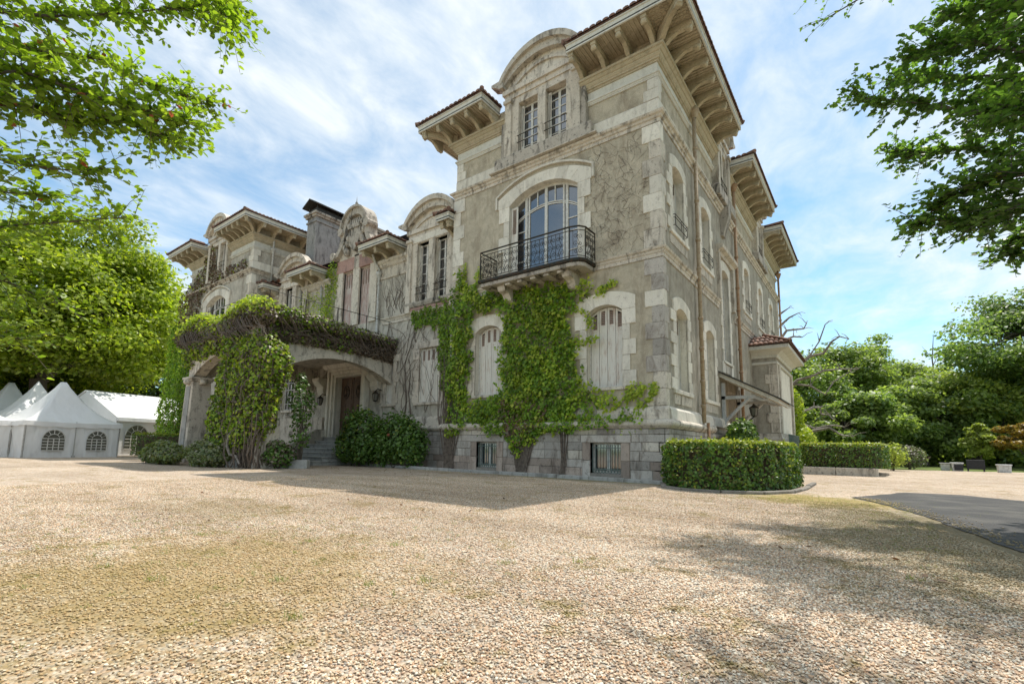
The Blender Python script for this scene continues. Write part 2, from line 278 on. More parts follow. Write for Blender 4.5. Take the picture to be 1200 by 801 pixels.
IVY_RED= [(-5.84, 1.55), (-5.19, 1.72), (-4.33, 1.59), (-3.84, 1.45), (-4.16, 0.93), (-4.55, 0.59), (-4.75, 0.28), (-5.17, 0.69)]
STREAM= [[(-2.33, 1.51), (-1.64, 1.4), (-0.99, 1.38), (-0.14, 1.49)], [(-2.05, 1.71), (-1.45, 2.05), (-1.03, 2.42), (-0.92, 2.71)], [(-1.38, 1.5), (-0.86, 1.78), (-0.68, 2.09), (-0.28, 2.39), (-0.33, 2.68)], [(-1.11, 2.23), (-0.72, 2.41), (-0.6, 2.64)], [(-7.69, 6.59), (-7.45, 7.21), (-7.42, 7.64)], [(-7.0, 6.46), (-6.85, 6.99), (-6.74, 7.29)], [(-2.02, 5.56), (-1.63, 5.73), (-1.4, 5.79)], [(-2.91, 5.44), (-2.32, 4.88), (-2.2, 4.51)], [(-2.85, 4.19), (-2.32, 4.13), (-2.03, 4.14)]]
RED_L= [(-32.65, 7.33), (-33.33, 10.73), (-31.19, 11.42), (-29.73, 12.11), (-29.29, 13.76), (-28.45, 13.38), (-27.34, 11.43), (-25.37, 11.33), (-23.58, 11.4), (-23.39, 10.9), (-25.82, 10.74), (-29.36, 10.37), (-29.56, 9.5), (-29.71, 8.39), (-29.66, 6.98)]
RED_L2 = [(-29.89, 10.41), (-27.15, 10.46), (-23.62, 10.44), (-23.73, 11.08), (-26.87, 11.44), (-29.53, 11.21)]
GRN_L= [(-34.58, 0.1), (-34.91, 3.04), (-34.43, 5.41), (-33.93, 7.65), (-33.18, 8.89), (-29.79, 7.56), (-28.95, 6.08), (-29.17, 4.74), (-29.26, 2.86), (-28.67, 0.22)]
GRN_M= [(-17.98, 9.81), (-16.97, 10.38), (-16.7, 9.09), (-17.01, 7.8), (-16.91, 6.01), (-18.21, 6.17), (-17.75, 8.38)]
GRN_M2 = [(-20.01, 9.02), (-17.87, 8.77), (-17.24, 6.41), (-20.36, 7.0)]

# ------------------------------------------------------------------ helpers
def link(name, me, mat, parent=None, loc=None):
    o = bpy.data.objects.new(name, me); C.objects.link(o)
    if mat is not None and len(me.materials) == 0: me.materials.append(M[mat] if isinstance(mat, str) else mat)
    if parent is not None: o.parent = parent
    if loc is not None: o.location = loc
    return o
def tag(o, label=None, cat=None, group=None, kind=None):
    if label: o['label'] = label
    if cat: o['category'] = cat
    if group: o['group'] = group
    if kind: o['kind'] = kind
    return o
def empty(name, loc, label, cat, group=None):
    o = bpy.data.objects.new(name, None); C.objects.link(o); o.location = loc; o.empty_display_size = .3
    return tag(o, label, cat, group)
class Fr:
    """a facade frame: u runs along the wall, d points outward, z up"""
    def __init__(s, ox, oy, U, N): s.o = (ox, oy); s.U = U; s.N = N
    def p(s, u, z, d=0): return (s.o[0]+s.U[0]*u+s.N[0]*d, s.o[1]+s.U[1]*u+s.N[1]*d, z)
class MB:
    def __init__(s): s.v = []; s.f = []
    def add(s, vs, fs):
        b = len(s.v); s.v += [tuple(v) for v in vs]; s.f += [tuple(b+i for i in f) for f in fs]
    def prism(s, a, b):
        """closed solid between two matching rings"""
        n = len(a)
        s.add(list(a)+list(b), [tuple(range(n))[::-1], tuple(range(n, 2*n))]+[(i, (i+1) % n, n+(i+1) % n, n+i) for i in range(n)])
    def box(s, x0, x1, y0, y1, z0, z1):
        s.prism([(x0, y0, z0), (x1, y0, z0), (x1, y1, z0), (x0, y1, z0)], [(x0, y0, z1), (x1, y0, z1), (x1, y1, z1), (x0, y1, z1)])
    def fbox(s, fr, u0, u1, z0, z1, d0, d1):
        s.prism([fr.p(u0, z0, d0), fr.p(u1, z0, d0), fr.p(u1, z1, d0), fr.p(u0, z1, d0)], [fr.p(u0, z0, d1), fr.p(u1, z0, d1), fr.p(u1, z1, d1), fr.p(u0, z1, d1)])
    def fpoly(s, fr, pts, d0, d1): s.prism([fr.p(u, z, d0) for u, z in pts], [fr.p(u, z, d1) for u, z in pts])
    def fprof(s, fr, pts, u0, u1): s.prism([fr.p(u0, z, d) for d, z in pts], [fr.p(u1, z, d) for d, z in pts])
    def tube(s, pts, r, n=6, r1=None, cap=True):
        pts = [Vector(p) for p in pts]; k = len(pts); b = len(s.v)
        rad = r if isinstance(r, (list, tuple)) else [r+((r1 if r1 is not None else r)-r)*i/(k-1) for i in range(k)]
        ref = Vector((.31, .17, .93))
        for i, p in enumerate(pts):
            t = (pts[min(i+1, k-1)]-pts[max(i-1, 0)]).normalized()
            a = t.cross(ref)
            if a.length < .05: a = t.cross(Vector((1, 0, 0)))
            a.normalize(); c = t.cross(a)
            for j in range(n):
                q = 2*math.pi*j/n; s.v.append(tuple(p+(a*math.cos(q)+c*math.sin(q))*rad[i]))
        for i in range(k-1):
            for j in range(n): s.f.append((b+i*n+j, b+i*n+(j+1) % n, b+(i+1)*n+(j+1) % n, b+(i+1)*n+j))
        if cap: s.f.append(tuple(range(b, b+n))[::-1]); s.f.append(tuple(range(b+(k-1)*n, b+k*n)))
    def ball(s, c, r, n=8, m=5, sz=1.0):
        b = len(s.v)
        for i in range(m+1):
            t = math.pi*i/m
            for j in range(n): q = 2*math.pi*j/n; s.v.append((c[0]+r*math.sin(t)*math.cos(q), c[1]+r*math.sin(t)*math.sin(q), c[2]+r*sz*math.cos(t)))
        for i in range(m):
            for j in range(n): s.f.append((b+i*n+j, b+(i+1)*n+j, b+(i+1)*n+(j+1) % n, b+i*n+(j+1) % n))
    def lathe(s, c, prof, n=12):
        b = len(s.v)
        for r, z in prof:
            for j in range(n): q = 2*math.pi*j/n; s.v.append((c[0]+r*math.cos(q), c[1]+r*math.sin(q), c[2]+z))
        for i in range(len(prof)-1):
            for j in range(n): s.f.append((b+i*n+j, b+i*n+(j+1) % n, b+(i+1)*n+(j+1) % n, b+(i+1)*n+j))
    def sweep(s, path, prof, closed=False):
        """profile (outward offset, z) swept with mitres along a plan path; outward is to the right of travel"""
        P = [Vector((p[0], p[1])) for p in path]; n = len(P); rings = []
        for i in range(n):
            dn = []
            if i > 0 or closed: dn.append((P[i]-P[i-1]).normalized())
            if i < n-1 or closed: dn.append((P[(i+1) % n]-P[i]).normalized())
            ns = [Vector((d.y, -d.x)) for d in dn]
            if len(ns) == 2:
                mm = ns[0]+ns[1]; mm = mm/(mm.dot(ns[0])) if mm.length > 1e-4 else ns[0]
            else: mm = ns[0]
            rings.append([(P[i].x+mm.x*d, P[i].y+mm.y*d, z) for d, z in prof])
        k = len(prof); b = len(s.v)
        for r in rings: s.v += r
        for i in range(n if closed else n-1):
            j = (i+1) % n
            for a in range(k): s.f.append((b+i*k+a, b+i*k+(a+1) % k, b+j*k+(a+1) % k, b+j*k+a))
        if not closed: s.f.append(tuple(range(b, b+k))[::-1]); s.f.append(tuple(range(b+(n-1)*k, b+n*k)))
    def mesh(s, name, smooth=False, bevel=0):
        me = bpy.data.meshes.new(name); me.from_pydata(s.v, [], s.f)
        bm = bmesh.new(); bm.from_mesh(me); bmesh.ops.recalc_face_normals(bm, faces=bm.faces)
        if bevel:
            bmesh.ops.bevel(bm, geom=[e for e in bm.edges if len(e.link_faces) == 2 and e.calc_face_angle(0) > .6], offset=bevel, segments=1, affect='EDGES', clamp_overlap=True)
        bm.to_mesh(me); bm.free()
        if smooth: me.shade_smooth()
        return me
    def build(s, name, mat, parent=None, smooth=False, bevel=0): return link(name, s.mesh(name, smooth, bevel), mat, parent)
def boxpart(name, mat, parent, fr, u0, u1, z0, z1, d0, d1, bevel=0):
    b = MB(); b.fbox(fr, u0, u1, z0, z1, d0, d1); return b.build(name, mat, parent, bevel=bevel)
def arc(u0, u1, zs, rise, n=10):
    """points of a segmental arch from left spring to right spring"""
    if rise < .01: return [(u0+(u1-u0)*i/n, zs) for i in range(n+1)]
    wv = (u1-u0)/2; r = (wv*wv+rise*rise)/(2*rise); c = (u0+u1)/2; a0 = math.asin(min(1, wv/r))
    if rise > wv: a0 = math.pi-a0
    return [(c+r*math.sin(-a0+2*a0*i/n), zs+rise-r+r*math.cos(-a0+2*a0*i/n)) for i in range(n+1)]
LEAF = {'oval': [(-.5, 0), (-.18, .3), (.22, .27), (.5, 0), (.22, -.27), (-.18, -.3)],
        'ivy': [(-.45, 0), (-.3, .42), (.05, .32), (.5, 0), (.05, -.32), (-.3, -.42)],
        'quad': [(-.5, 0), (0, .33), (.5, 0), (0, -.33)],
        'blade': [(-.5, .05), (.5, 0), (-.5, -.05)]}
def leaves(name, P, Nn, size, mat, parent=None, shape='quad', tang=None, kind='stuff', fold=.12):
    P = np.asarray(P, float); N = len(P); Nn = np.asarray(Nn, float); Nn /= np.linalg.norm(Nn, axis=1)[:, None]+1e-9
    size = np.broadcast_to(np.asarray(size, float), (N,))
    t = rng.normal(size=(N, 3)) if tang is None else np.asarray(tang, float)+rng.normal(size=(N, 3))*.25
    t -= (t*Nn).sum(1)[:, None]*Nn; t /= np.linalg.norm(t, axis=1)[:, None]+1e-9
    b = np.cross(Nn, t); S = np.array(LEAF[shape]); k = len(S)
    V = P[:, None]+size[:, None, None]*(S[None, :, 0, None]*t[:, None]+S[None, :, 1, None]*b[:, None]+(np.abs(S[None, :, 1, None])*fold*2)*Nn[:, None])
    me = bpy.data.meshes.new(name); me.vertices.add(N*k); me.vertices.foreach_set('co', V.astype(np.float32).ravel())
    me.loops.add(N*k); me.loops.foreach_set('vertex_index', np.arange(N*k, dtype=np.int32))
    me.polygons.add(N); me.polygons.foreach_set('loop_start', np.arange(0, N*k, k, dtype=np.int32))
    me.update(calc_edges=True); me.validate()
    o = link(name, me, mat, parent)
    if kind: o['kind'] = kind
    return o
def inpoly(x, y, poly):
    x = np.asarray(x); y = np.asarray(y); ins = np.zeros(x.shape, bool); n = len(poly); j = n-1
    for i in range(n):
        xi, yi = poly[i]; xj, yj = poly[j]
        c = ((yi > y) != (yj > y)) & (x < (xj-xi)*(y-yi)/(yj-yi+1e-12)+xi); ins ^= c; j = i
    return ins
def vnoise(x, y, f, seed=0):
    """cheap smooth noise 0..1"""
    r = np.random.default_rng(seed); G = r.random((64, 64)); x = np.asarray(x)*f+1000; y = np.asarray(y)*f+1000
    i = np.floor(x).astype(int); j = np.floor(y).astype(int); a = x-i; b = y-j; a = a*a*(3-2*a); b = b*b*(3-2*b)
    g = lambda p, q: G[p % 64, q % 64]
    return (g(i, j)*(1-a)+g(i+1, j)*a)*(1-b)+(g(i, j+1)*(1-a)+g(i+1, j+1)*a)*b
# ------------------------------------------------------------------ ground
def gz(x, y):
    """the forecourt falls a little towards the tents"""
    t = np.clip((-np.asarray(x, float)-23)/9, 0, 1)*np.clip((2-np.asarray(y, float))/4, 0, 1); return -.12*t*t*(3-2*t)
m, T = new_mat('gravel')
v1 = T.n.new('ShaderNodeTexVoronoi'); v1.inputs['Scale'].default_value = 52; T.link(T.pos, v1.inputs['Vector'])
v2 = T.n.new('ShaderNodeTexVoronoi'); v2.inputs['Scale'].default_value = 30; T.link(T.pos, v2.inputs['Vector'])
def pebble(T, f):
    return T.ramp(f, [(0, (.13, .11, .095)), (.09, (.44, .36, .27)), (.25, (.64, .45, .32)), (.42, (.70, .57, .45)), (.56, (.82, .73, .63)), (.70, (.60, .38, .24)), (.80, (.25, .235, .225)), (.90, (.78, .73, .64))])
sx = T.n.new('ShaderNodeSeparateColor'); T.link(v1.outputs['Color'], sx.inputs[0])
sy = T.n.new('ShaderNodeSeparateColor'); T.link(v2.outputs['Color'], sy.inputs[0])
peb = T.mix(.4, pebble(T, sx.outputs[0]), pebble(T, sy.outputs[1]))
gap = T.ramp(v1.outputs['Distance'], [(.0, 1.0), (.012, 1.0), (.020, .55)])  # gaps between pebbles darkened: soil and the shade there, put into the colour
peb = T.mix(1, peb, T.ramp(T.noise(T.pos, .35, 4), [(.3, .90), (.7, 1.06)]), 'MULTIPLY')
# moss, dry grass and weeds growing through: masks in plan, shared with the loose pebbles
def ground_patches(T, base, k=1.0):
    def blob(cx, cy, rx, ry, rot=0):
        sb = T.n.new('ShaderNodeVectorMath'); sb.operation = 'SUBTRACT'; sb.inputs[1].default_value = (cx, cy, 0); T.link(T.mapv(T.pos, scale=(1, 1, 0)), sb.inputs[0])
        q = T.mapv(T.mapv(sb.outputs[0], rot=(0, 0, rot)), scale=(1/rx, 1/ry, 1))
        ln = T.n.new('ShaderNodeVectorMath'); ln.operation = 'LENGTH'; T.link(q, ln.inputs[0]); return T.math('SUBTRACT', 1, ln.outputs['Value'], clamp=True)
    nz = T.noise(T.pos, 1.7, 8, .72); nf = T.noise(T.pos, 14, 4, .7)
    def patch(bl, lo, hi): return T.ramp(T.math('ADD', T.math('ADD', T.math('MULTIPLY', bl, .9), T.math('MULTIPLY', T.math('SUBTRACT', nz, .5), 1.7)), T.math('MULTIPLY', T.math('SUBTRACT', nf, .5), .55)), [(lo, 0.0), (hi, 1.0)])
    big = T.ramp(T.noise(T.pos, .28, 4, .6), [(.35, (.88, .86, .83)), (.65, (1.08, 1.08, 1.07))]); base = T.mix(1, base, big, 'MULTIPLY')
    trk = T.ramp(T.noise(T.mapv(T.pos, scale=(.22, 1.5, 1), rot=(0, 0, .35)), .8, 5, .6), [(.40, (.90, .87, .82)), (.56, (1.04, 1.03, 1.0))]); base = T.mix(1, base, trk, 'MULTIPLY')
    base = T.mix(T.math('MULTIPLY', patch(blob(.8, -11.6, 2.2, 1.7), .02, .55), .62*k), base, (.42, .29, .10))
    base = T.mix(T.math('MULTIPLY', patch(blob(.9, -12.4, 2.2, 1.1), .1, .55), .5*k), base, (.34, .24, .08))
    base = T.mix(T.math('MULTIPLY', patch(blob(-2.5, -10.2, 2.6, 1.2), .2, .7), .45*k), base, (.33, .25, .12))
    base = T.mix(T.math('MULTIPLY', patch(blob(3.6, -2.6, 2.1, 1.6, .5), .12, .42), .80*k), base, (.40, .30, .075))
    base = T.mix(T.math('MULTIPLY', patch(blob(4.75, -6.2, 1.5, 4.4, -.14), .10, .42), .74*k), base, (.15, .125, .045))
    base = T.mix(T.math('MULTIPLY', patch(blob(-1.5, -1.0, 6.5, .45), .25, .7), .6*k), base, (.22, .21, .06))
    return base
base = ground_patches(T, peb)
hh = T.ramp(v1.outputs['Distance'], [(0, 1.0), (.02, 0.0)])
setc(T, T.mix(.45, base, gap, 'MULTIPLY'), .9, bump(T, T.math('ADD', v1.outputs['Distance'], T.math('MULTIPLY', v2.outputs['Distance'], .6)), -.02, .8)); M['gravel'] = m
m, T = new_mat('asphalt'); col = T.mix(T.noise(T.pos, 180, 2, .8), (.035, .034, .033), (.085, .082, .078)); col = T.mix(T.ramp(T.noise(T.pos, 1.6, 5), [(.45, 0.0), (.7, .6)]), col, (.15, .14, .12))
setc(T, col, .85, bump(T, T.noise(T.pos, 160, 2, .8), .006)); M['asphalt'] = m
m, T = new_mat('lawn'); col = T.mix(T.noise(T.pos, .5, 6, .65), (.07, .11, .02), (.15, .18, .04)); setc(T, col, 1, bump(T, T.noise(T.pos, 18, 5, .7), .05)); M['lawn'] = m
b = MB(); b.add([(-500, -400, -.5), (500, -400, -.5), (500, 700, -.5), (-500, 700, -.5)], [(0, 1, 2, 3)]); 
me = bpy.data.meshes.new('ground')
xs = [-600, -200, -120, -80, -60]+[-50+1.5*i for i in range(58)]+[40, 60, 120, 300, 600]; ys = [-300, -100, -40]+[-30+2*i for i in range(45)]+[70, 100, 160, 300, 900]
vv = [(x, y, float(gz(x, y))-.02) for y in ys for x in xs]; nx = len(xs)
me.from_pydata(vv, [], [(j*nx+i, j*nx+i+1, (j+1)*nx+i+1, (j+1)*nx+i) for j in range(len(ys)-1) for i in range(nx-1)])
tag(link('ground', me, 'lawn'), kind='structure')
# gravel forecourt sheet, outline with an uneven edge
def sheet(name, poly, z, mat, step=1.5, jit=.25, sub=None):
    me = bpy.data.meshes.new(name); out = []
    n = len(poly)
    for i in range(n):
        a = Vector(poly[i]); c = Vector(poly[(i+1) % n]); k = max(1, int((c-a).length/(sub or .5)))
        for t in range(k):
            p = a.lerp(c, t/k); out.append((p.x+random.uniform(-jit, jit), p.y+random.uniform(-jit, jit)))
    bm = bmesh.new(); vs = [bm.verts.new((x, y, z)) for x, y in out]; bm.faces.new(vs); bmesh.ops.triangulate(bm, faces=bm.faces[:])
    bm.normal_update()
    if sum(f.normal.z for f in bm.faces) < 0: bmesh.ops.reverse_faces(bm, faces=bm.faces)
    bm.to_mesh(me); bm.free(); return link(name, me, mat)
gx = [-48+1.0*i for i in range(27)]+[-21, 6, 12, 30]; gy = [-60, -30, -16, -14, -12, -10, -8, -6, -4, -2, 0, 2, 4, 6, 20.5]; me = bpy.data.meshes.new('gravel_forecourt'); nx = len(gx)
me.from_pydata([(x, y, float(gz(x, y))) for y in gy for x in gx], [], [(j*nx+i, j*nx+i+1, (j+1)*nx+i+1, (j+1)*nx+i) for j in range(len(gy)-1) for i in range(nx-1)])
tag(link('gravel_forecourt', me, 'gravel'), kind='structure')
tag(sheet('gravel_path', [(2.2, 20.4), (16, 20.4), (15, 25.5), (10.5, 24), (6, 21.8), (3, 21.2)], .003, 'gravel', jit=.2), kind='structure')
tag(sheet('asphalt_drive', [(4.05, -1.3), (4.45, -2.3), (4.95, -4), (5.35, -6.3), (6.3, -9.5), (9, -13), (30, -24), (40, -8), (30, -2.2), (14, -.6), (6.7, .45), (5.9, 1.3), (4.95, 1.15)], .008, 'asphalt', jit=.03, sub=.2), kind='structure')
# ------------------------------------------------------------------ the mansion
house = empty('mansion', (-15.5, 10, 0), 'old two-storey stone and stucco mansion with wide bracketed eaves, corner tower blocks and creeper-hung walls', 'mansion')
class _H:
    pass
house.location = (0, 0, 0)
XL, XM = -31.9, -23.1       # left block; the middle runs from XM to the right block
YL, YM, LR = -.75, .75, 22.2
ZB1, ZB2, ZE = 6.55, 10.72, 13.16
FR = Fr(0, 0, (1, 0), (0, -1))        # front of the right block
FM = Fr(0, YM, (1, 0), (0, -1))       # middle
FLf = Fr(0, YL, (1, 0), (0, -1))      # left block
FS = Fr(0, 0, (0, 1), (1, 0))         # right-hand side
FK = Fr(XM, 0, (0, 1), (1, 0))        # flank of the left block
def wall(name, fr, u0, u1, z0, z1, ops, mat, rev=.32, d=0):
    """wall face with real openings, arched heads and reveals"""
    us = sorted({u0, u1, *[o[0] for o in ops], *[o[1] for o in ops]}); zs = sorted({z0, z1, *[o[2] for o in ops], *[o[3] for o in ops]})
    us = [u for u in us if u0 <= u <= u1]; zs = [z for z in zs if z0 <= z <= z1]; mb = MB(); V = {}; 
    for i in range(len(us)-1):
        for j in range(len(zs)-1):
            cu, cz = (us[i]+us[i+1])/2, (zs[j]+zs[j+1])/2
            if any(o[0] < cu < o[1] and o[2] < cz < o[3] for o in ops): continue
            mb.add([fr.p(us[i], zs[j], d), fr.p(us[i+1], zs[j], d), fr.p(us[i+1], zs[j+1], d), fr.p(us[i], zs[j+1], d)], [(0, 1, 2, 3)])
    for a, b_, c, e, rise in ops:
        A = arc(a, b_, e-rise, rise)
        if rise > .01:
            k = len(A)//2
            mb.add([fr.p(u, z, d) for u, z in A[:k+1]]+[fr.p(a, e, d)], [tuple(range(k+2))[::-1]])
            mb.add([fr.p(u, z, d) for u, z in A[k:]]+[fr.p(b_, e, d)], [tuple(range(len(A)-k+1))[::-1]])
        ring = [(a, c)]+A+[(b_, c)]
        if rise <= .01: ring = [(a, c), (a, e), (b_, e), (b_, c)]
        n = len(ring)
        rv_ = MB(); rv_.add([fr.p(u, z, d) for u, z in ring]+[fr.p(u, z, d-rev) for u, z in ring], [(i, (i+1) % n, n+(i+1) % n, n+i) for i in range(n)])
        me = bpy.data.meshes.new('reveal'); me.from_pydata(rv_.v, [], rv_.f); link('reveal', me, 'limestone', house)
    me = bpy.data.meshes.new(name); me.from_pydata(mb.v, [], mb.f)
    return link(name, me, mat, house)
def jamb_stones(fr, ue, side, z0, z1, short, long_, d, mat, name='surround_stone', h=.42, d0=-.02, first=0):
    """toothed stones up one side of an opening; side=-1 extends to the left"""
    n = max(1, round((z1-z0)/h)); hh = (z1-z0)/n
    for i in range(n):
        wv = long_ if (i+first) % 2 == 0 else short; a, b_ = (ue-wv, ue) if side < 0 else (ue, ue+wv)
        dd = d+random.uniform(-.004, .004)
        boxpart(name, mat, house, fr, a, b_, z0+i*hh+.004, z0+(i+1)*hh-.004, d0, dd, .006)
def arch_stones(fr, u0, u1, zs, rise, th, d, mat, n=7, ext=.38, flat_top=None, name='arch_stone'):
    I = arc(u0, u1, zs, rise, n*2)
    O = arc(u0-ext, u1+ext, zs+th*.9, rise+.02, n*2) if flat_top is None else [(u0-ext+(u1-u0+2*ext)*i/(n*2), flat_top) for i in range(n*2+1)]
    for i in range(n):
        a, b_ = 2*i, 2*i+2; mb = MB(); q = I[a:b_+1]; o = O[a:b_+1]
        if i == 0: q = [(u0-ext, zs)]+q
        if i == n-1: q = q+[(u1+ext, zs)]
        mb.fpoly(fr, q+o[::-1], -.02, d+random.uniform(-.004, .004)); mb.build(name, mat, house, bevel=.005)
def quoins(fr, ue, side, z0, z1, mat, long_=.52, short=.32, d=.035, h=.46, first=0): jamb_stones(fr, ue, side, z0, z1, short, long_, d, mat, 'quoin_stone', h, -.02, first)
def corner_quoins(x, y, sx, sy, z0, z1, mat, h=.46, long_=.52, short=.32, d=.035, lo=None):
    """L-shaped corner stones; sx, sy point away from the corner along each wall"""
    n = max(1, round((z1-z0)/h)); hh = (z1-z0)/n
    for i in range(n):
        a, b_ = (long_, short) if i % 2 == 0 else (short, long_); a2 = a; b2 = b_*.72
        dd = d+random.uniform(-.003, .003); za, zb = z0+i*hh+.004, z0+(i+1)*hh-.004
        ox, oy = -sx*dd, -sy*dd
        P = [(x+ox, y+oy), (x+sx*a2, y+oy), (x+sx*a2, y+sy*.1), (x+sx*.1, y+sy*.1), (x+sx*.1, y+sy*b2), (x+ox, y+sy*b2)]
        mb = MB(); mb.prism([(*p, za) for p in P], [(*p, zb) for p in P])
        mt = mat if z0 > 6.7 or random.random() < .45 else 'limestone_worn'
        if z0 < 3 and random.random() < .6: mt = 'grey_stone'
        mb.build('quoin_stone', mt, house, bevel=.006)
def window_unit(fr, u0, u1, z0, z1, rise, d, nu, bars, name='window', glass='glass', fw_=.055, mid=True, parent=None):
    """frame with mullions and glazing bars > panes"""
    mb = MB(); A = arc(u0, u1, z1-rise, rise, 10)
    if rise > .01:
        for i in range(10):
            p, q = A[i], A[i+1]; mb.fpoly(fr, [p, q, (q[0], q[1]-fw_), (p[0], p[1]-fw_)], d, d+.05)
    else: mb.fbox(fr, u0, u1, z1-fw_, z1, d, d+.05)
    mb.fbox(fr, u0, u0+fw_, z0, z1-rise, d, d+.052); mb.fbox(fr, u1-fw_, u1, z0, z1-rise, d, d+.052); mb.fbox(fr, u0+fw_, u1-fw_, z0, z0+fw_*1.4, d, d+.05)
    def top(u):
        if rise < .01: return z1
        for (a, za), (b_, zb) in zip(A, A[1:]):
            if a <= u <= b_+1e-6: return za+(zb-za)*(u-a)/(b_-a+1e-9)
        return z1
    for i in range(1, nu):
        u = u0+(u1-u0)*i/nu; wv = .045 if (mid and i*2 == nu) else .028
        mb.fbox(fr, u-wv, u+wv, z0+fw_, top(u)-.01, d+.003, d+.048)
    for zb_ in bars: mb.fbox(fr, u0+.03, u1-.03, zb_-.016, zb_+.016, d+.006, d+.043)
    f = mb.build(name, 'white_wood', parent or house)
    g = MB(); pts = [(u0+.02, z0+.02)]+[(u, z-.02) for u, z in A]+[(u1-.02, z0+.02)]
    g.fpoly(fr, pts, d+.004, d+.018); g.build('pane', glass, f)
    return f
def shutter_leaf(fr, u0, u1, z0, zt0, zt1, d, parent, mat='shutter', louv=.23, slat='louvre'):
    """one folded leaf: stiles, rails, a louvred top and boarded bottom; its head may slope"""
    mb = MB(); g = .008; u0 += g; u1 -= g; st = min(.06, (u1-u0)*.24)
    zl = z0+(min(zt0, zt1)-z0)*(1-louv)
    tz = lambda u: zt0+(zt1-zt0)*(u-u0)/(u1-u0)
    mb.fpoly(fr, [(u0, z0), (u0+st, z0), (u0+st, tz(u0+st)), (u0, tz(u0))], d, d+.035)
    mb.fpoly(fr, [(u1-st, z0), (u1, z0), (u1, tz(u1)), (u1-st, tz(u1-st))], d, d+.035)
    mb.fpoly(fr, [(u0+st, tz(u0+st)-.07), (u1-st, tz(u1-st)-.07), (u1-st, tz(u1-st)), (u0+st, tz(u0+st))], d+.002, d+.033)
    mb.fbox(fr, u0+st, u1-st, zl-.03, zl+.03, d+.002, d+.033); mb.fbox(fr, u0+st, u1-st, z0, z0+.1, d+.002, d+.033)
    mb.fbox(fr, u0+st, u1-st, z0+.1, zl-.03, d+.006, d+.024)
    s = mb.build('shutter', mat, parent)
    sl = MB(); n = max(3, int((min(zt0, zt1)-.07-zl-.03)/.05)); top = min(tz(u0+st), tz(u1-st))-.07
    for i in range(n):
        z = zl+.03+(top-zl-.03)*i/n; hh = (top-zl-.03)/n
        sl.fprof(fr, [(d+.004, z+hh*.55), (d+.03, z), (d+.03, z+.012), (d+.004, z+hh*.95)], u0+st, u1-st)
    return s, sl
def shutters(fr, u0, u1, z0, z1, rise, d, n=4, mat='shutter', louv=.23, slat='louvre', name='window'):
    """closed shutters in an opening: window surround frame > shutter leaves"""
    mb = MB(); mb.fbox(fr, u0, u0+.035, z0, z1-rise, d-.01, d+.05); mb.fbox(fr, u1-.035, u1, z0, z1-rise, d-.01, d+.05); mb.fbox(fr, u0+.035, u1-.035, z0, z0+.05, d-.01, d+.06)
    f = mb.build(name, 'white_wood' if mat == 'shutter' else mat, house)
    A = arc(u0, u1, z1-rise, rise, 20)
    def top(u):
        for (a, za), (b_, zb) in zip(A, A[1:]):
            if a-1e-6 <= u <= b_+1e-6: return za+(zb-za)*(u-a)/(b_-a+1e-9)
        return z1
    allsl = MB()
    for i in range(n):
        a = u0+.035+(u1-u0-.07)*i/n; b_ = u0+.035+(u1-u0-.07)*(i+1)/n
        s, sl = shutter_leaf(fr, a, b_, z0+.05, top(a)-.02, top(b_)-.02, d, f, mat, louv); allsl.v, allsl.f, k = allsl.v+sl.v, allsl.f+[tuple(len(allsl.v)+i for i in q) for q in sl.f], 0
    tag(allsl.build('louvre_slats', slat, f), kind='stuff')
    bk = MB(); bk.fpoly(fr, [(u0, z0)]+A+[(u1, z0)], d-.06, d-.03); bk.build('backing', 'dark_room', f)
    return f
def solid_room(fr, u0, u1, z0, z1, d):
    boxpart('dark_room', 'dark_room', house, fr, u0, u1, z0, z1, d-.02, d)
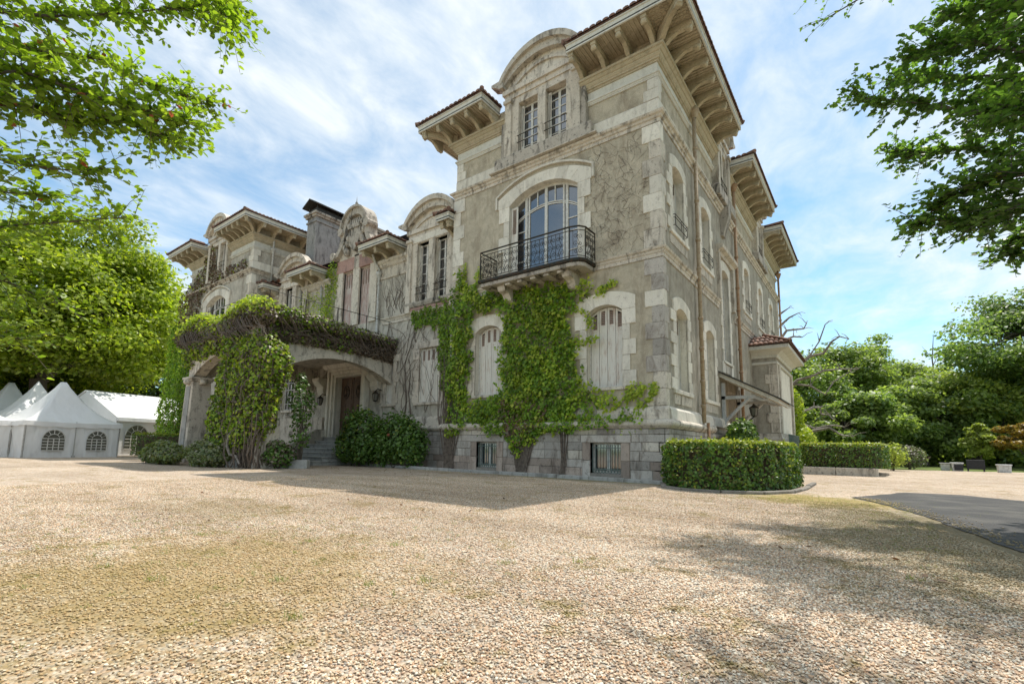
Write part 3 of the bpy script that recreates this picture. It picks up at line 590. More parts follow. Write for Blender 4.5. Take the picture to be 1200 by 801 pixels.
# ---- wall faces
OPS = {}
def gf_ops(c): return [(c-2.25-.575, c-2.25+.575, 2.68, 5.18, .22), (c+2.25-.575, c+2.25+.575, 2.68, 5.18, .22)]
def block_front(fr, c, x0, x1, full=True):
    ops = gf_ops(c)+[(c-1.37, c+1.37, 6.62, 9.88, .48)]
    wall('front_wall', fr, x0, x1, 1.9, 10.6, ops, 'stucco' if full else 'stucco_pale')
    # ground floor windows under closed shutters
    for i, o in enumerate(gf_ops(c)):
        shutters(fr, o[0], o[1], o[2], o[3], o[4], -.25, 4, 'shutter', .22, 'louvre')
        boxpart('window_sill', 'limestone_worn', house, fr, o[0]-.12, o[1]+.12, o[2]-.1, o[2], -.3, .075, .01)
        arch_stones(fr, o[0], o[1], o[3]-.22, .22, .42, .045, 'limestone', 5, .42)
        jamb_stones(fr, o[0], -1, o[2], o[3]-.22, .24, .42, .04, 'limestone' if i else 'limestone_worn', h=.46)
        jamb_stones(fr, o[1], 1, o[2], o[3]-.22, .24, .42, .04, 'limestone' if full else 'limestone_worn', h=.46)
    # first floor french window
    o = (c-1.37, c+1.37, 6.62, 9.88, .48)
    arch_stones(fr, o[0], o[1], 9.40, .48, .40, .05, 'limestone', 9, .50)
    jamb_stones(fr, o[0], -1, 6.66, 9.40, .24, .46, .045, 'limestone', h=.52); jamb_stones(fr, o[1], 1, 6.66, 9.40, .24, .46, .045, 'limestone', h=.52)
    mb = MB(); hood = arc(c-1.95, c+1.95, 9.82, .58, 14)
    for p, q in zip(hood, hood[1:]): mb.fpoly(fr, [p, q, (q[0], q[1]+.07), (p[0], p[1]+.07)], 0, .09)
    mb.fbox(fr, c-1.97, c-1.9, 9.42, 9.88, 0, .088); mb.fbox(fr, c+1.9, c+1.97, 9.42, 9.88, 0, .088); mb.build('hood_mould', 'limestone', house)
    d = -.3
    mb = MB(); A = arc(o[0], o[1], 9.40, .48, 14); B2 = [(u, z-.62) for u, z in A]
    for R_, th in ((A, .07), (B2, .035)):
        for p, q in zip(R_, R_[1:]): mb.fpoly(fr, [p, q, (q[0], q[1]-th), (p[0], p[1]-th)], d, d+.06)
    for p, q in zip(B2, B2[1:]): mb.fpoly(fr, [(p[0], p[1]-.06), (q[0], q[1]-.06), (q[0], q[1]-.1), (p[0], p[1]-.1)], d, d+.05)
    def tz(u, R_):
        for (a, za), (b_, zb) in zip(R_, R_[1:]):
            if a-1e-6 <= u <= b_+1e-6: return za+(zb-za)*(u-a)/(b_-a+1e-9)
    wv = 2.74
    for t, ww in ((0.012, .035), (.20, .05), (.245, .03), (.5, .055), (.755, .03), (.80, .05), (.988, .035)):
        u = o[0]+wv*t; mb.fbox(fr, u-ww, u+ww, 6.62, tz(u, A)-.03, d+.004, d+.056)
    for t in (.37, .63): u = o[0]+wv*t; mb.fbox(fr, u-.02, u+.02, tz(u, B2), tz(u, A)-.03, d+.006, d+.05)
    for u_, v_ in ((o[0], o[0]+wv*.2), (o[0]+wv*.8, o[1])):
        for z in (7.35, 8.0, 8.45): mb.fbox(fr, u_+.03, v_-.03, z-.018, z+.018, d+.006, d+.05)
    mb.fbox(fr, o[0], o[1], 6.62, 6.85, d+.006, d+.05)
    f = mb.build('french_window', 'white_wood', house)
    g = MB(); g.fpoly(fr, [(o[0]+.02, 6.64)]+[(u, z-.02) for u, z in A]+[(o[1]-.02, 6.64)], d+.01, d+.02); g.build('pane', 'glass', f)
    # folded shutters against the reveals
    for u_, s_ in ((o[0], 1),)+(((o[1], -1),) if not full else ()):
        a, b_ = sorted((u_+s_*.01, u_+s_*.30)); s, sl = shutter_leaf(fr, a, b_, 6.68, 9.36, 9.36, -.12, f, 'shutter', .38); sl.build('louvre_slats', 'louvre', s).parent = f
block_front(FR, -4.05, -8.1, 0)
block_front(FLf, -27.5, XL, XM, False)
# right-hand side wall
S_UP = [(.98, 2.08, 7.42, 9.66, .18), (4.12, 5.25, 7.42, 9.66, .18), (11.4, 12.5, 7.4, 9.64, .18), (15.0, 16.1, 7.4, 9.64, .18), (18.5, 19.6, 7.4, 9.64, .18)]
S_GF = [(1.0, 2.1, 2.6, 5.12, .18), (4.25, 5.35, 2.6, 5.12, .18)]
S_T = [(6.85, 7.95, 4.35, 8.12, .14)]; S_D = [(7.35, 8.45, 1.2, 3.2, 0)]
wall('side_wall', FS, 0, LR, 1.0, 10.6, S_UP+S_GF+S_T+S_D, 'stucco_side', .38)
OM = [(-10.62, -9.42, 2.66, 4.94, 0), (-12.72, -12.26, 2.68, 4.55, 0), (-16.42, -14.45, 1.2, 4.12, 0), (-19.2, -18.7, 2.68, 4.55, 0), (-21.6, -20.4, 2.66, 4.94, 0)]
DW = [(-10.92, -10.25, 6.98, 9.64, 0), (-9.80, -9.13, 6.98, 9.64, 0), (-16.36, -15.52, 6.62, 9.44, 0), (-15.02, -14.18, 6.62, 9.44, 0), (-21.85, -21.18, 6.98, 9.64, 0), (-20.73, -20.06, 6.98, 9.64, 0)]
wall('middle_wall', FM, XM, -8.1, 0, 9.9, OM+DW, 'stucco_pale')
wall('flank_wall', FK, YL, 12, 1.9, 10.6, [], 'stucco_pale'); wall('inner_side_wall', Fr(-8.1, 0, (0, 1), (-1, 0)), 0, 12, 0, 10.6, [], 'stucco')
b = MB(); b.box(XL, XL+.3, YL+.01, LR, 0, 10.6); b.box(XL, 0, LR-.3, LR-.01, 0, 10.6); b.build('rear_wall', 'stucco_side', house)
b = MB(); b.box(-7.5, -.7, 2, LR-.8, 0, 12.4); b.box(XL+.6, XM-.5, 2, LR-.8, 0, 12.4); b.box(XM-.5, -7.5, 2, LR-.8, 0, 9.4); b.box(-7.5, -.7, .7, 2, 0, 12.4); b.box(XL+.6, XM-.5, .1, 2, 0, 12.4); b.build('inner_core', 'dark_room', house)
# ---- basement: individually laid stones
def ashlar(fr, u0, u1, z0, z1, ops, rows, mats, d=.12, dj=.02, lmin=.34, lmax=.85, name='basement_stone'):
    z = z0
    for hh in rows:
        if z >= z1-.02: break
        zt = min(z+hh, z1); u = u0+random.uniform(-.3, 0)
        while u < u1:
            l = random.uniform(lmin, lmax); a, b_ = max(u, u0), min(u+l, u1); u += l
            if b_-a < .08: continue
            segs = [(a, b_)]
            for o in ops:
                if zt > o[2]+.03 and z < o[3]-.03:
                    ns = []
                    for p, q in segs:
                        if q <= o[0] or p >= o[1]: ns.append((p, q))
                        else:
                            if p < o[0]-.06: ns.append((p, o[0]))
                            if q > o[1]+.06: ns.append((o[1], q))
                    segs = ns
            for p, q in segs:
                mt = random.choice(mats if z > .5 else ['pink_stone']*3+['grey_stone'])
                boxpart(name, mt, house, fr, p+.007, q-.007, z+.006, zt-.006, -.02, d+random.uniform(0, dj), .012)
        z = zt
BW = [(-6.62, -5.72, .16, 1.04), (-2.22, -1.26, .16, 1.04)]
rows = [.30, .24, .27, .25, .22, .20]
for fr, x0, x1, bw in ((FR, -8.1, 0, BW), (FM, -13.3, -8.22, [])):
    b = MB(); segs = sorted([x0, x1]+[v for o in bw for v in (o[0], o[1])])
    for i in range(0, len(segs), 2): b.fbox(fr, segs[i], segs[i+1], -.1, 1.5, -.3, .12)
    for o in bw: b.fbox(fr, o[0], o[1], -.1, o[2], -.3, .12); b.fbox(fr, o[0], o[1], o[3], 1.5, -.3, .12)
    b.build('basement_wall', 'mortar', house)
for o in BW:
    # dressed lintel and jambs, splayed
    boxpart('lintel_stone', 'grey_stone', house, FR, o[0]-.30, o[1]+.30, 1.05, 1.26, -.02, .158, .012)
    for a, b_ in ((o[0]-.26, o[0]), (o[1], o[1]+.26)):
        for z0_, z1_ in ((.02, .52), (.53, 1.04)): boxpart('jamb_stone', 'grey_stone' if random.random() < .5 else 'pink_stone', house, FR, a, b_, z0_, z1_, -.02, .155, .012)
    f = window_unit(FR, o[0], o[1], o[2], o[3], 0, -.12, 2, [], 'basement_window')
    g = MB(); n = 9
    for i in range(n+1): u = o[0]+.04+(o[1]-o[0]-.08)*i/n; g.tube([FR.p(u, o[2]+.02, .05), FR.p(u, o[3]-.04, .05)], .011, 5)
    for z in (o[2]+.12, o[3]-.14): g.fbox(FR, o[0]+.01, o[1]-.01, z-.012, z+.012, .04, .06)
    for i in range(n): 
        u = o[0]+.04+(o[1]-o[0]-.08)*(i+.5)/n
        g.tube([FR.p(u+.04*math.cos(q), o[2]+.05+.04*math.sin(q), .052) for q in np.linspace(0, 2*math.pi, 9)], .006, 4)
    g.build('grille', 'green_iron', f)
mats = ['grey_stone']*5+['limestone_worn']
BX = [(o[0]-.265, o[1]+.265, -1, 1.045) for o in BW]+[(o[0]-.305, o[1]+.305, 1.04, 1.27) for o in BW]
ashlar(FR, -8.1, .14, 0, 1.44, BX, rows, mats, .125)
ashlar(FM, -13.3, -8.3, 0, 1.44, [], rows, mats, .125)
ashlar(FS, -.12, 5.6, .02, 1.44, [], rows, mats, .125)
b = MB(); b.fbox(FS, -.12, LR, -.1, 1.5, -.3, .12); b.build('basement_wall', 'mortar', house)
b = MB(); b.fbox(FM, XM, -17.4, -.1, 2.2, -.3, .12); b.fbox(FM, -17.4, -13.3, -.1, 1.2, -.3, .12); b.fbox(FLf, XL, XM, -.1, 1.9, -.3, .12); b.fbox(FK, YL, YM, -.1, 1.9, -.3, .12); b.build('basement_wall', 'limestone_worn', house)
# roll moulding and sloped ledge stones above the basement
roll = [(0, 1.45), (.16, 1.45), (.20, 1.48)]+[(.15+.115*math.cos(t), 1.585+.105*math.sin(t)) for t in np.linspace(-1.2, 1.5, 7)]+[(.14, 1.70), (0, 1.70)]
b = MB(); b.sweep([(-13.3, YM), (-8.1, YM), (-8.1, 0), (0, 0), (0, 4.2)], roll); b.build('roll_moulding', 'limestone_worn', house, smooth=False)
b = MB(); b.ball((.17, 4.2, 1.585), .13, 10, 6); b.build('roll_end', 'limestone_worn', house, smooth=True)
led = [(0, 1.70), (.13, 1.70), (.10, 1.98), (.02, 2.07), (0, 2.07)]
def ledge(path, mat, step=1.05):
    for a, c in zip(path, path[1:]):
        a = Vector(a); c = Vector(c); L = (c-a).length; n = max(1, round(L/step)); dr = (c-a)/L
        for i in range(n):
            p = a+dr*(L*i/n+.004); q = a+dr*(L*(i+1)/n-.004)
            if i == n-1: q = c+dr*.10
            b = MB(); b.sweep([p, q], led); b.build('ledge_stone', mat if random.random() < .7 else 'grey_stone', house, bevel=.006)
ledge([(-8.1, 0), (0, 0)], 'limestone_worn'); ledge([(0, .13), (0, 3.0)], 'limestone'); ledge([(0, 3.35), (0, 6.9)], 'limestone'); ledge([(-13.3, YM), (-8.2, YM)], 'limestone_worn')
# belts
def belt(path, z, mat, closed=False, name='string_course', s=1.0):
    pr = [(0, z-.28), (.035, z-.28), (.035, z-.17), (.06*s, z-.15), (.075*s, z-.09), (.12*s, z-.06), (.14*s, z), (.02, z+.03), (0, z+.03)]
    b = MB(); b.sweep(path, pr, closed); return b.build(name, mat, house)
belt([(XL, LR), (XL, YL), (XM, YL), (XM, YM), (-17.7, YM)], 6.6, 'limestone_worn'); belt([(-13.2, YM), (-8.1, YM), (-8.1, 0), (0, 0), (0, 6.3)], 6.6, 'limestone_worn'); belt([(0, 8.95), (0, LR), (-2, LR)], 6.6, 'limestone_worn')
belt([(XL, LR), (XL, YL), (XM, YL), (XM, 11)], 10.72, 'limestone_worn', s=1.3); belt([(-8.1, 9), (-8.1, 0), (0, 0), (0, LR), (-2, LR)], 10.72, 'limestone_worn', s=1.3)
# attic storey, set back a little, with base band, architrave, frieze and cornice
IN = .06
def attic(path, mat, gaps=()):
    runs = gaps or [path]
    for q in runs: b = MB(); b.sweep(q, [(-.3, 10.7), (-IN, 10.7), (-IN, 13.3), (-.3, 13.3)]); b.build('attic_wall', mat, house)
    for q in runs:
        b = MB(); b.sweep(q, [(-.08, 10.74), (-.01, 10.74), (-.01, 11.2), (-.03, 11.23), (-.08, 11.23)]); b.build('attic_base', 'limestone', house)
    for q in runs:
        b = MB(); b.sweep(q, [(-.08, 11.94), (-.01, 11.94), (-.01, 11.975), (.01, 11.98), (.01, 12.02), (.045, 12.03), (.045, 12.085), (-.03, 12.09), (-.03, 12.40), (-.08, 12.40)]); b.build('frieze', 'fascia_paint', house)
    for q in runs:
        b = MB(); b.sweep(q, [(-.08, 12.40), (.015, 12.40), (.015, 12.455), (.06, 12.46), (.06, 12.52), (.075, 12.525), (.12, 12.58), (.12, 12.62), (.15, 12.625), (.20, 12.67), (.20, 12.70), (.25, 12.71), (.25, 12.79), (.05, 12.82), (-.08, 12.82)]); b.build('cornice', 'eave_paint', house)
attic([(-8.1, 8), (-8.1, 0), (0, 0), (0, LR), (-3, LR)], 'stucco', [[(-8.1, 8), (-8.1, 0), (-5.58, 0)], [(-2.52, 0), (0, 0), (0, 6.28)], [(0, 8.32), (0, 14.33)], [(0, 16.37), (0, LR), (-3, LR)]])
attic([(XL, LR), (XL, YL), (XM, YL), (XM, 11)], 'stucco_pale', [[(XL, LR), (XL, YL), (-28.92, YL)], [(-26.08, YL), (XM, YL), (XM, 11)]])
corner_quoins(0, 0, -1, 1, 2.08, 6.30, 'limestone'); corner_quoins(0, 0, -1, 1, 6.64, 10.42, 'limestone', h=.52)
corner_quoins(-8.1, 0, 1, 1, 2.08, 6.30, 'limestone'); corner_quoins(-8.1, 0, 1, 1, 6.64, 10.42, 'limestone', h=.52)
corner_quoins(XM, YL, -1, 1, 6.64, 10.42, 'limestone', h=.52); corner_quoins(XM, YL, -1, 1, 2.0, 6.3, 'limestone_worn'); corner_quoins(XL, YL, 1, 1, 6.64, 10.42, 'limestone', h=.52)
for x, sx in ((0, -1), (-8.1, 1)): corner_quoins(x+sx*.05, .05, sx, 1, 11.24, 11.93, 'limestone', h=.35, long_=.42, short=.3)
corner_quoins(XM-.05, YL+.05, -1, 1, 11.24, 11.93, 'limestone', h=.35); quoins(FS, LR, -1, 6.64, 10.42, 'limestone', h=.52)
# ---- eaves
BR = [(0, 12.79), (.22, 12.79), (.30, 12.84), (.42, 12.93), (.58, 13.0), (.78, 13.0), (.86, 12.95), (.95, 12.93), (1.0, 12.98), (1.0, 13.06), (.97, 13.2), (0, 13.2)]
def bracket_mesh(dz=0, s=1.0, w=.13):
    b = MB(); F0 = Fr(0, 0, (1, 0), (0, -1)); b.fprof(F0, [(d*s, (z-13.2)*(1 if s == 1 else .95)+13.2+dz) for d, z in BR], -w/2, w/2)
    b.tube([(-w/2-.02, -.93*s, 12.98+dz), (w/2+.02, -.93*s, 12.98+dz)], .06, 8)
    b.tube([(-w/2-.012, -.30*s, 12.96+dz), (w/2+.012, -.30*s, 12.96+dz)], .075, 8)
    b.fbox(F0, -w/2-.02, w/2+.02, 13.06+dz, 13.20+dz, .2, 1.02*s)
    return b.mesh('eave_bracket', bevel=.006)
BME = {0: bracket_mesh()}; BME[1] = bracket_mesh(0, 1.38, .15); BME[2] = bracket_mesh(-3.52, .95, .14)
for me_ in BME.values(): me_.materials.append(M['eave_paint'])
def put_bracket(x, y, nx, ny, kind=0):
    o = bpy.data.objects.new('eave_bracket', BME[kind]); C.objects.link(o); o.parent = house
    o.location = (x, y, 0); o.rotation_euler = (0, 0, math.atan2(nx, -ny)); return o
def tiles(path, z, run=1.1, rise=.42, sp=.21, over=.1, name='roof_tiles'):
    """barrel tiles running up the slope behind a fascia path (outer edge), cut along the hips"""
    mb = MB(); last = len(path)-2
    for si, (a, c) in enumerate(zip(path, path[1:])):
        a = Vector(a); c = Vector(c); L = (c-a).length; n = max(1, round(L/sp)); t = (c-a)/L; nn = Vector((t.y, -t.x))
        for i in range(n):
            u = L*(i+.5)/n; m_ = a+t*u; rr = run
            if si > 0: rr = min(rr, u)
            if si < last: rr = min(rr, L-u)
            w_ = L/n*.52; rows = max(1, int(round((rr+over)/.38)))
            for k in range(rows):
                d0 = over-(rr+over)*k/rows; d1 = over-(rr+over)*(k+1)/rows-.04; zz0 = z+rise*(over-d0)/run; zz1 = z+rise*(over-d1)/run-.02
                b0 = len(mb.v); jz = random.uniform(-.008, .008)
                for (dd, zq, ww) in ((d0, zz0+.03, w_), (d1, zz1, w_*.8)):
                    for q in range(5):
                        an = math.pi*q/4; pt = m_+t*(math.cos(an)*ww)+nn*dd; mb.v.append((pt.x, pt.y, zq+jz+math.sin(an)*ww*.75))
                for q in range(4): mb.f.append((b0+q, b0+q+1, b0+6+q, b0+5+q))
                mb.f.append((b0, b0+1, b0+2, b0+3, b0+4))
    sh = MB(); rr = min([run]+[(Vector(c)-Vector(a)).length*.5 for a, c in list(zip(path, path[1:]))[1:-1]])
    sh.sweep(path, [(over-.04, z), (over-.04, z+.012), (-rr, z+rise*rr/run+.03), (-rr, z+rise*rr/run)])
    b0 = len(mb.v); mb.v += sh.v; mb.f += [tuple(b0+i for i in f) for f in sh.f]
    for i in range(1, len(path)-1):
        p0, p1, p2 = Vector(path[i-1]), Vector(path[i]), Vector(path[i+1]); inn = ((p0-p1).normalized()+(p2-p1).normalized()); q = p1+inn*rr; o_ = p1-inn*over*.9
        mb.tube([(o_.x, o_.y, z+.07), (q.x, q.y, z+rise*rr/run+.12)], .085, 7)
    me = bpy.data.meshes.new(name); me.from_pydata(mb.v, [], mb.f); o = link(name, me, 'tile', house); tag(o, kind='stuff')
    return o
def eave(plan, path, zf=ZE, fh=.26, mat='fascia_paint', run=1.1, rise=.42, boards=True):
    b = MB(); b.prism([(x, y, zf+.05) for x, y in plan], [(x, y, zf+.09) for x, y in plan]); b.build('soffit', 'eave_paint', house)
    b = MB(); b.sweep(path, [(-.05, zf), (0, zf), (0, zf+fh-.05), (.03, zf+fh-.04), (.03, zf+fh), (-.05, zf+fh)]); b.build('fascia', mat, house)
    if boards:
        g = MB()
        for a, c in zip(path, path[1:]):
            a = Vector(a); c = Vector(c); L = (c-a).length
            if L < 1.5: continue
            t = (c-a)/L; nn = Vector((t.y, -t.x)); n = int(L/.12)
            if mat == 'skip': continue
            for i in range(1, n):
                p = a+t*(L*i/n)-nn*.06; q = p-nn*1.02
                g.prism([(p.x-t.x*.013, p.y-t.y*.013, zf+.022), (p.x+t.x*.013, p.y+t.y*.013, zf+.022), (q.x+t.x*.013, q.y+t.y*.013, zf+.022), (q.x-t.x*.013, q.y-t.y*.013, zf+.022)],
                        [(p.x-t.x*.013, p.y-t.y*.013, zf+.052), (p.x+t.x*.013, p.y+t.y*.013, zf+.052), (q.x+t.x*.013, q.y+t.y*.013, zf+.052), (q.x-t.x*.013, q.y-t.y*.013, zf+.052)])
        if g.v: tag(g.build('soffit_battens', 'eave_paint', house), kind='stuff')
    tiles(path, zf+fh+.01, run, rise)
    for x, y in path[1:-1]:
        r = MB(); r.ball((x, y, zf+fh+.1), .09, 8, 5); r.build('hip_end_tile', 'concrete', house, smooth=True)
E_ = 1.1
eave([(-9.2, 6), (-9.2, -E_), (-5.95, -E_), (-5.95, .1), (-8, .1), (-8, 6)], [(-9.2, 6), (-9.2, -E_), (-5.95, -E_), (-5.95, 0)])
eave([(-2.5, .1), (-2.5, -E_), (E_, -E_), (E_, 6.1), (-.1, 6.1), (-.1, .1)], [(-2.5, 0), (-2.5, -E_), (E_, -E_), (E_, 6.1), (0, 6.1)])
eave([(-.1, 8.5), (E_, 8.5), (E_, 14.2), (-.1, 14.2)], [(0, 8.5), (E_, 8.5), (E_, 14.2), (0, 14.2)])
eave([(-.1, 16.5), (E_, 16.5), (E_, LR+E_), (-.1, LR+E_)], [(0, 16.5), (E_, 16.5), (E_, LR+E_), (-3, LR+E_)])
yl = YL-E_
eave([(XL-E_, 6), (XL-E_, yl), (-29.15, yl), (-29.15, YL+.1), (XL+.1, YL+.1), (XL+.1, 6)], [(XL-E_, 6), (XL-E_, yl), (-29.15, yl), (-29.15, YL)])
eave([(-25.9, YL+.1), (-25.9, yl), (XM+E_, yl), (XM+E_, 10), (XM-.1, 10), (XM-.1, YL+.1)], [(-25.9, YL), (-25.9, yl), (XM+E_, yl), (XM+E_, 10)])
for x in (-8.95, -8.22, -7.5, -6.78, -6.08, -2.4, -1.62, -.82, -.05): put_bracket(x, 0, 0, -1)
put_bracket(0, 0, 1, -1, 1); put_bracket(-8.1, 0, -1, -1, 1)
for y in (.05, .88, 1.70, 2.52, 3.34, 4.16, 4.98, 5.95, 8.62, 9.5, 10.4, 11.3, 12.2, 13.1, 14.05, 16.62, 17.5, 18.4, 19.3, 20.2, 21.1, 22.0): put_bracket(0, y, 1, 0)
for x in (-32.6, -31.8, -31.0, -30.1, -29.3, -25.75, -25.1, -24.45, -23.8, -23.15): put_bracket(x, YL, 0, -1)
put_bracket(XM, YL, 1, -1, 1)
for y in (-.7, .2, 1.1, 2.0, 2.9, 3.8, 4.7, 5.6, 6.5, 7.4): put_bracket(XM, y, 1, 0)
# main roofs, low hips behind the eaves
def hip(x0, x1, y0, y1, z, h, run):
    b = MB(); b.add([(x0, y0, z), (x1, y0, z), (x1, y1, z), (x0, y1, z), (x0+run, y0+run, z+h), (x1-run, y0+run, z+h), (x1-run, y1-run, z+h), (x0+run, y1-run, z+h)], [(0, 1, 5, 4), (1, 2, 6, 5), (2, 3, 7, 6), (3, 0, 4, 7), (4, 5, 6, 7)])
    me = bpy.data.meshes.new('roof_slope'); me.from_pydata(b.v, [], b.f); link('roof_slope', me, 'tile', house)
hip(-8.0, -.1, .1, LR, 13.35, 1.4, 3.8); hip(XL+.1, XM-.1, YL+.1, LR, 13.35, 1.4, 4)
# ---- roof dormers with curved pediments
def pediment(fr, c, z0, half, rise, d, mat, tip=.42, th=.34, dn=0):
    """entablature carrying an arched pediment with turned-out ends"""
    b = MB(); I = arc(c-half+.05, c+half-.05, z0+.16, rise-.1, 14); O = arc(c-half-.02, c+half+.02, z0+.30, rise+.16, 14)
    for i in range(14): b.fpoly(fr, [I[i], I[i+1], O[i+1], O[i]], 0, d+.16)
    I2 = arc(c-half, c+half, z0+.24, rise+.10, 14); O2 = arc(c-half-.1, c+half+.1, z0+.34, rise+.22, 14)
    for i in range(14): b.fpoly(fr, [I2[i], I2[i+1], O2[i+1], O2[i]], -.02, d+.28)
    for s in (-1, 1): b.fpoly(fr, [(c+s*(half-.12), z0+.1), (c+s*(half+.05), z0+.1), (c+s*(half+tip*.5), z0+.22), (c+s*(half+tip), z0+.30), (c+s*(half+tip), z0+.40), (c+s*(half-.05), z0+.42)][::s], -.01, d+.262)
    b.build('pediment', mat, house)
    b = MB(); Ti = arc(c-half+.04, c+half-.04, z0+.17, rise-.09, 14); b.fpoly(fr, [(c-half+.04, z0)]+Ti+[(c+half-.04, z0)], -.3, d-.04); b.build('tympanum', mat, house)
    b = MB(); inn = arc(c-half+.45, c+half-.45, z0+.08, rise-.35, 12); out_ = arc(c-half+.38, c+half-.38, z0+.12, rise-.28, 12)
    for i in range(12): b.fpoly(fr, [inn[i], inn[i+1], out_[i+1], out_[i]], d-.05, d+.03)
    b.build('tympanum_moulding', mat, house)
    b = MB(); To = arc(c-half+.12, c+half-.12, z0+.08, rise-.14, 14); b.fpoly(fr, [(c-half+.12, z0-.01)]+To+[(c+half-.12, z0-.01)], -.5, d-.08); b.build('pediment_back', mat, house)
    b = MB(); b.fbox(fr, c-half-.02, c+half+.02, z0-.12, z0+.06, -.3, d+.10); b.fbox(fr, c-half+.05, c+half-.05, z0-.32, z0-.12, -.3, d+.02); b.build('entablature', mat, house)
def dormer(fr, c, half, z0, z1, ow, gap, d, mat, rail=True, mat2='limestone_worn', shut=False):
    """body with a pair of tall windows between pilasters"""
    us = [c-gap/2-ow, c-gap/2, c+gap/2, c+gap/2+ow]
    b = MB()
    for a, e in ((c-half, us[0]-.02), (us[1]+.02, us[2]-.02), (us[3]+.02, c+half)): b.fbox(fr, a, e, z0-.5, z1+.02, -.35, d)
    b.fbox(fr, c-half+.003, c+half-.003, z1+.02, z1+.45, -.35, d-.004); b.fbox(fr, c-half+.003, c+half-.003, z0-.5, z0, -.34, d-.004)
    b.build('dormer_front', mat, house)
    for s in (-1, 1):
        a, e = sorted((c+s*half, c+s*(half-.24))); boxpart('pilaster', mat2, house, fr, a-.02, e+.02, z0-.45, z1+.1, d, d+.09, .01)
        boxpart('pilaster_cap', mat2, house, fr, a-.06, e+.06, z1+.1, z1+.24, d-.02, d+.15, .015)
    for i in (0, 2):
        a, e = us[i], us[i+1]
        f = window_unit(fr, a, e, z0, z1, 0, d-.32, 2, [z0+(z1-z0)*k/6 for k in range(1, 6)], 'dormer_window')
        s, sl = shutter_leaf(fr, a+.0, a+.13, z0+.05, z1-.05, z1-.05, d-.2, f, 'shutter', .9)
        if rail:
            g = MB()
            for z in (z0+.35, z0+.62): g.tube([fr.p(a-.06, z, d+.02), fr.p(e+.06, z, d+.02)], .014, 5)
            for u in (a+.02, e-.02): g.tube([fr.p(u, z0+.35, d+.02), fr.p(u, z0+.62, d+.02)], .01, 5)
            g.build('window_rail', 'iron', f)
dormer(FR, -4.05, 1.52, 11.32, 13.2, .78, .36, .1, 'limestone_worn'); pediment(FR, -4.05, 13.80, 1.62, .80, .12, 'limestone_worn')
for u_ in (-5.65, -2.45): boxpart('dormer_scroll', 'mossy_stone', house, FR, u_-.13, u_+.13, 10.75, 12.9, -.1, .14, .03)
boxpart('dormer_sill', 'mossy_stone', house, FR, -6.0, -2.1, 10.78, 11.26, -.05, .24, .03)
boxpart('dormer_sill_course', 'limestone_worn', house, FR, -6.2, -1.9, 10.745, 10.80, -.05, .30, .01)
dormer(FLf, -27.5, 1.4, 11.32, 13.2, .74, .34, .1, 'limestone_worn'); pediment(FLf, -27.5, 13.80, 1.5, .75, .12, 'limestone_worn')
for y0_, y1_ in ((6.1, 8.5), (14.2, 16.5)):
    c_ = (y0_+y1_)/2; dormer(FS, c_, 1.0, 11.3, 13.2, .5, .22, .12, 'limestone_worn'); pediment(FS, c_, 13.8, 1.05, .6, .12, 'limestone_worn')
    boxpart('dormer_sill', 'mossy_stone', house, FS, y0_-.2, y1_+.2, 10.78, 11.22, -.05, .3, .03)
# middle: two windowed dormers and the crested gable
for c_ in (-10.03, -20.95):
    dormer(FM, c_, 1.45, 7.0, 9.62, .67, .42, .1, 'limestone_worn'); pediment(FM, c_, 10.22, 1.5, .72, .1, 'limestone_worn')
    b = MB(); b.fprof(FM, [(0, 6.75), (.16, 6.78), (.2, 6.9), (.2, 6.98), (0, 7.0)], c_-1.55, c_+1.55); b.build('window_sill', 'mossy_stone', house)
    boxpart('frieze_panel', 'limestone', house, FM, c_-1.44, c_+1.44, 9.68, 9.96, .1, .125)
    boxpart('apron', 'red_stone', house, FM, c_-1.5, c_+1.5, 6.62, 6.75, .01, .13, .01)
# crest gable
c_ = -15.27; h_ = 1.62
b = MB(); us = [-16.36, -15.52, -15.02, -14.18]
for a, e in ((c_-h_, us[0]), (us[1], us[2]), (us[3], c_+h_)): b.fbox(FM, a, e, 6.62, 9.5, -.32, .1)
b.build('gable_front', 'limestone_worn', house)
boxpart('gable_lintel', 'red_stone', house, FM, c_-h_-.02, us[1]+.05, 9.46, 10.12, -.3, .115, .02); boxpart('gable_lintel', 'limestone_worn', house, FM, us[1]+.055, us[2]-.055, 9.46, 10.2, -.3, .12, .02); boxpart('gable_lintel', 'red_stone', house, FM, us[2]-.05, c_+h_+.02, 9.46, 10.12, -.3, .115, .02)
for i in (0, 2): shutters(FM, us[i], us[i+1], 6.62, 9.44, 0, -.12, 4, 'shutter_red', .3, 'louvre')
b = MB(); outer = arc(c_-1.0, c_+1.0, 11.45, 1.04, 16); inner = arc(c_-.72, c_+.72, 11.36, .80, 16)
for i in range(16): b.fpoly(FM, [inner[i], inner[i+1], outer[i+1], outer[i]], -.2, .36)
o2 = arc(c_-1.07, c_+1.07, 11.47, 1.13, 16)
for i in range(16): b.fpoly(FM, [outer[i], outer[i+1], o2[i+1], o2[i]], -.22, .48)
for s in (-1, 1):
    vol = [(c_+s*(1.0+.5*t+.22*math.sin(t*math.pi)*-1), 11.5-1.25*t) for t in np.linspace(0, 1, 9)]
    for p, q in zip(vol, vol[1:]): b.fpoly(FM, [(p[0]-s*.16, p[1]), (p[0]+s*.16, p[1]), (q[0]+s*.16, q[1]), (q[0]-s*.16, q[1])][::s], -.18, .34)
    b.tube([FM.p(c_+s*1.05, 11.45, -.1), FM.p(c_+s*1.05, 11.45, .47)], .2, 10); b.tube([FM.p(c_+s*1.62, 10.32, -.1), FM.p(c_+s*1.62, 10.32, .44)], .2, 10)
b.build('crest_pediment', 'mossy_stone', house)
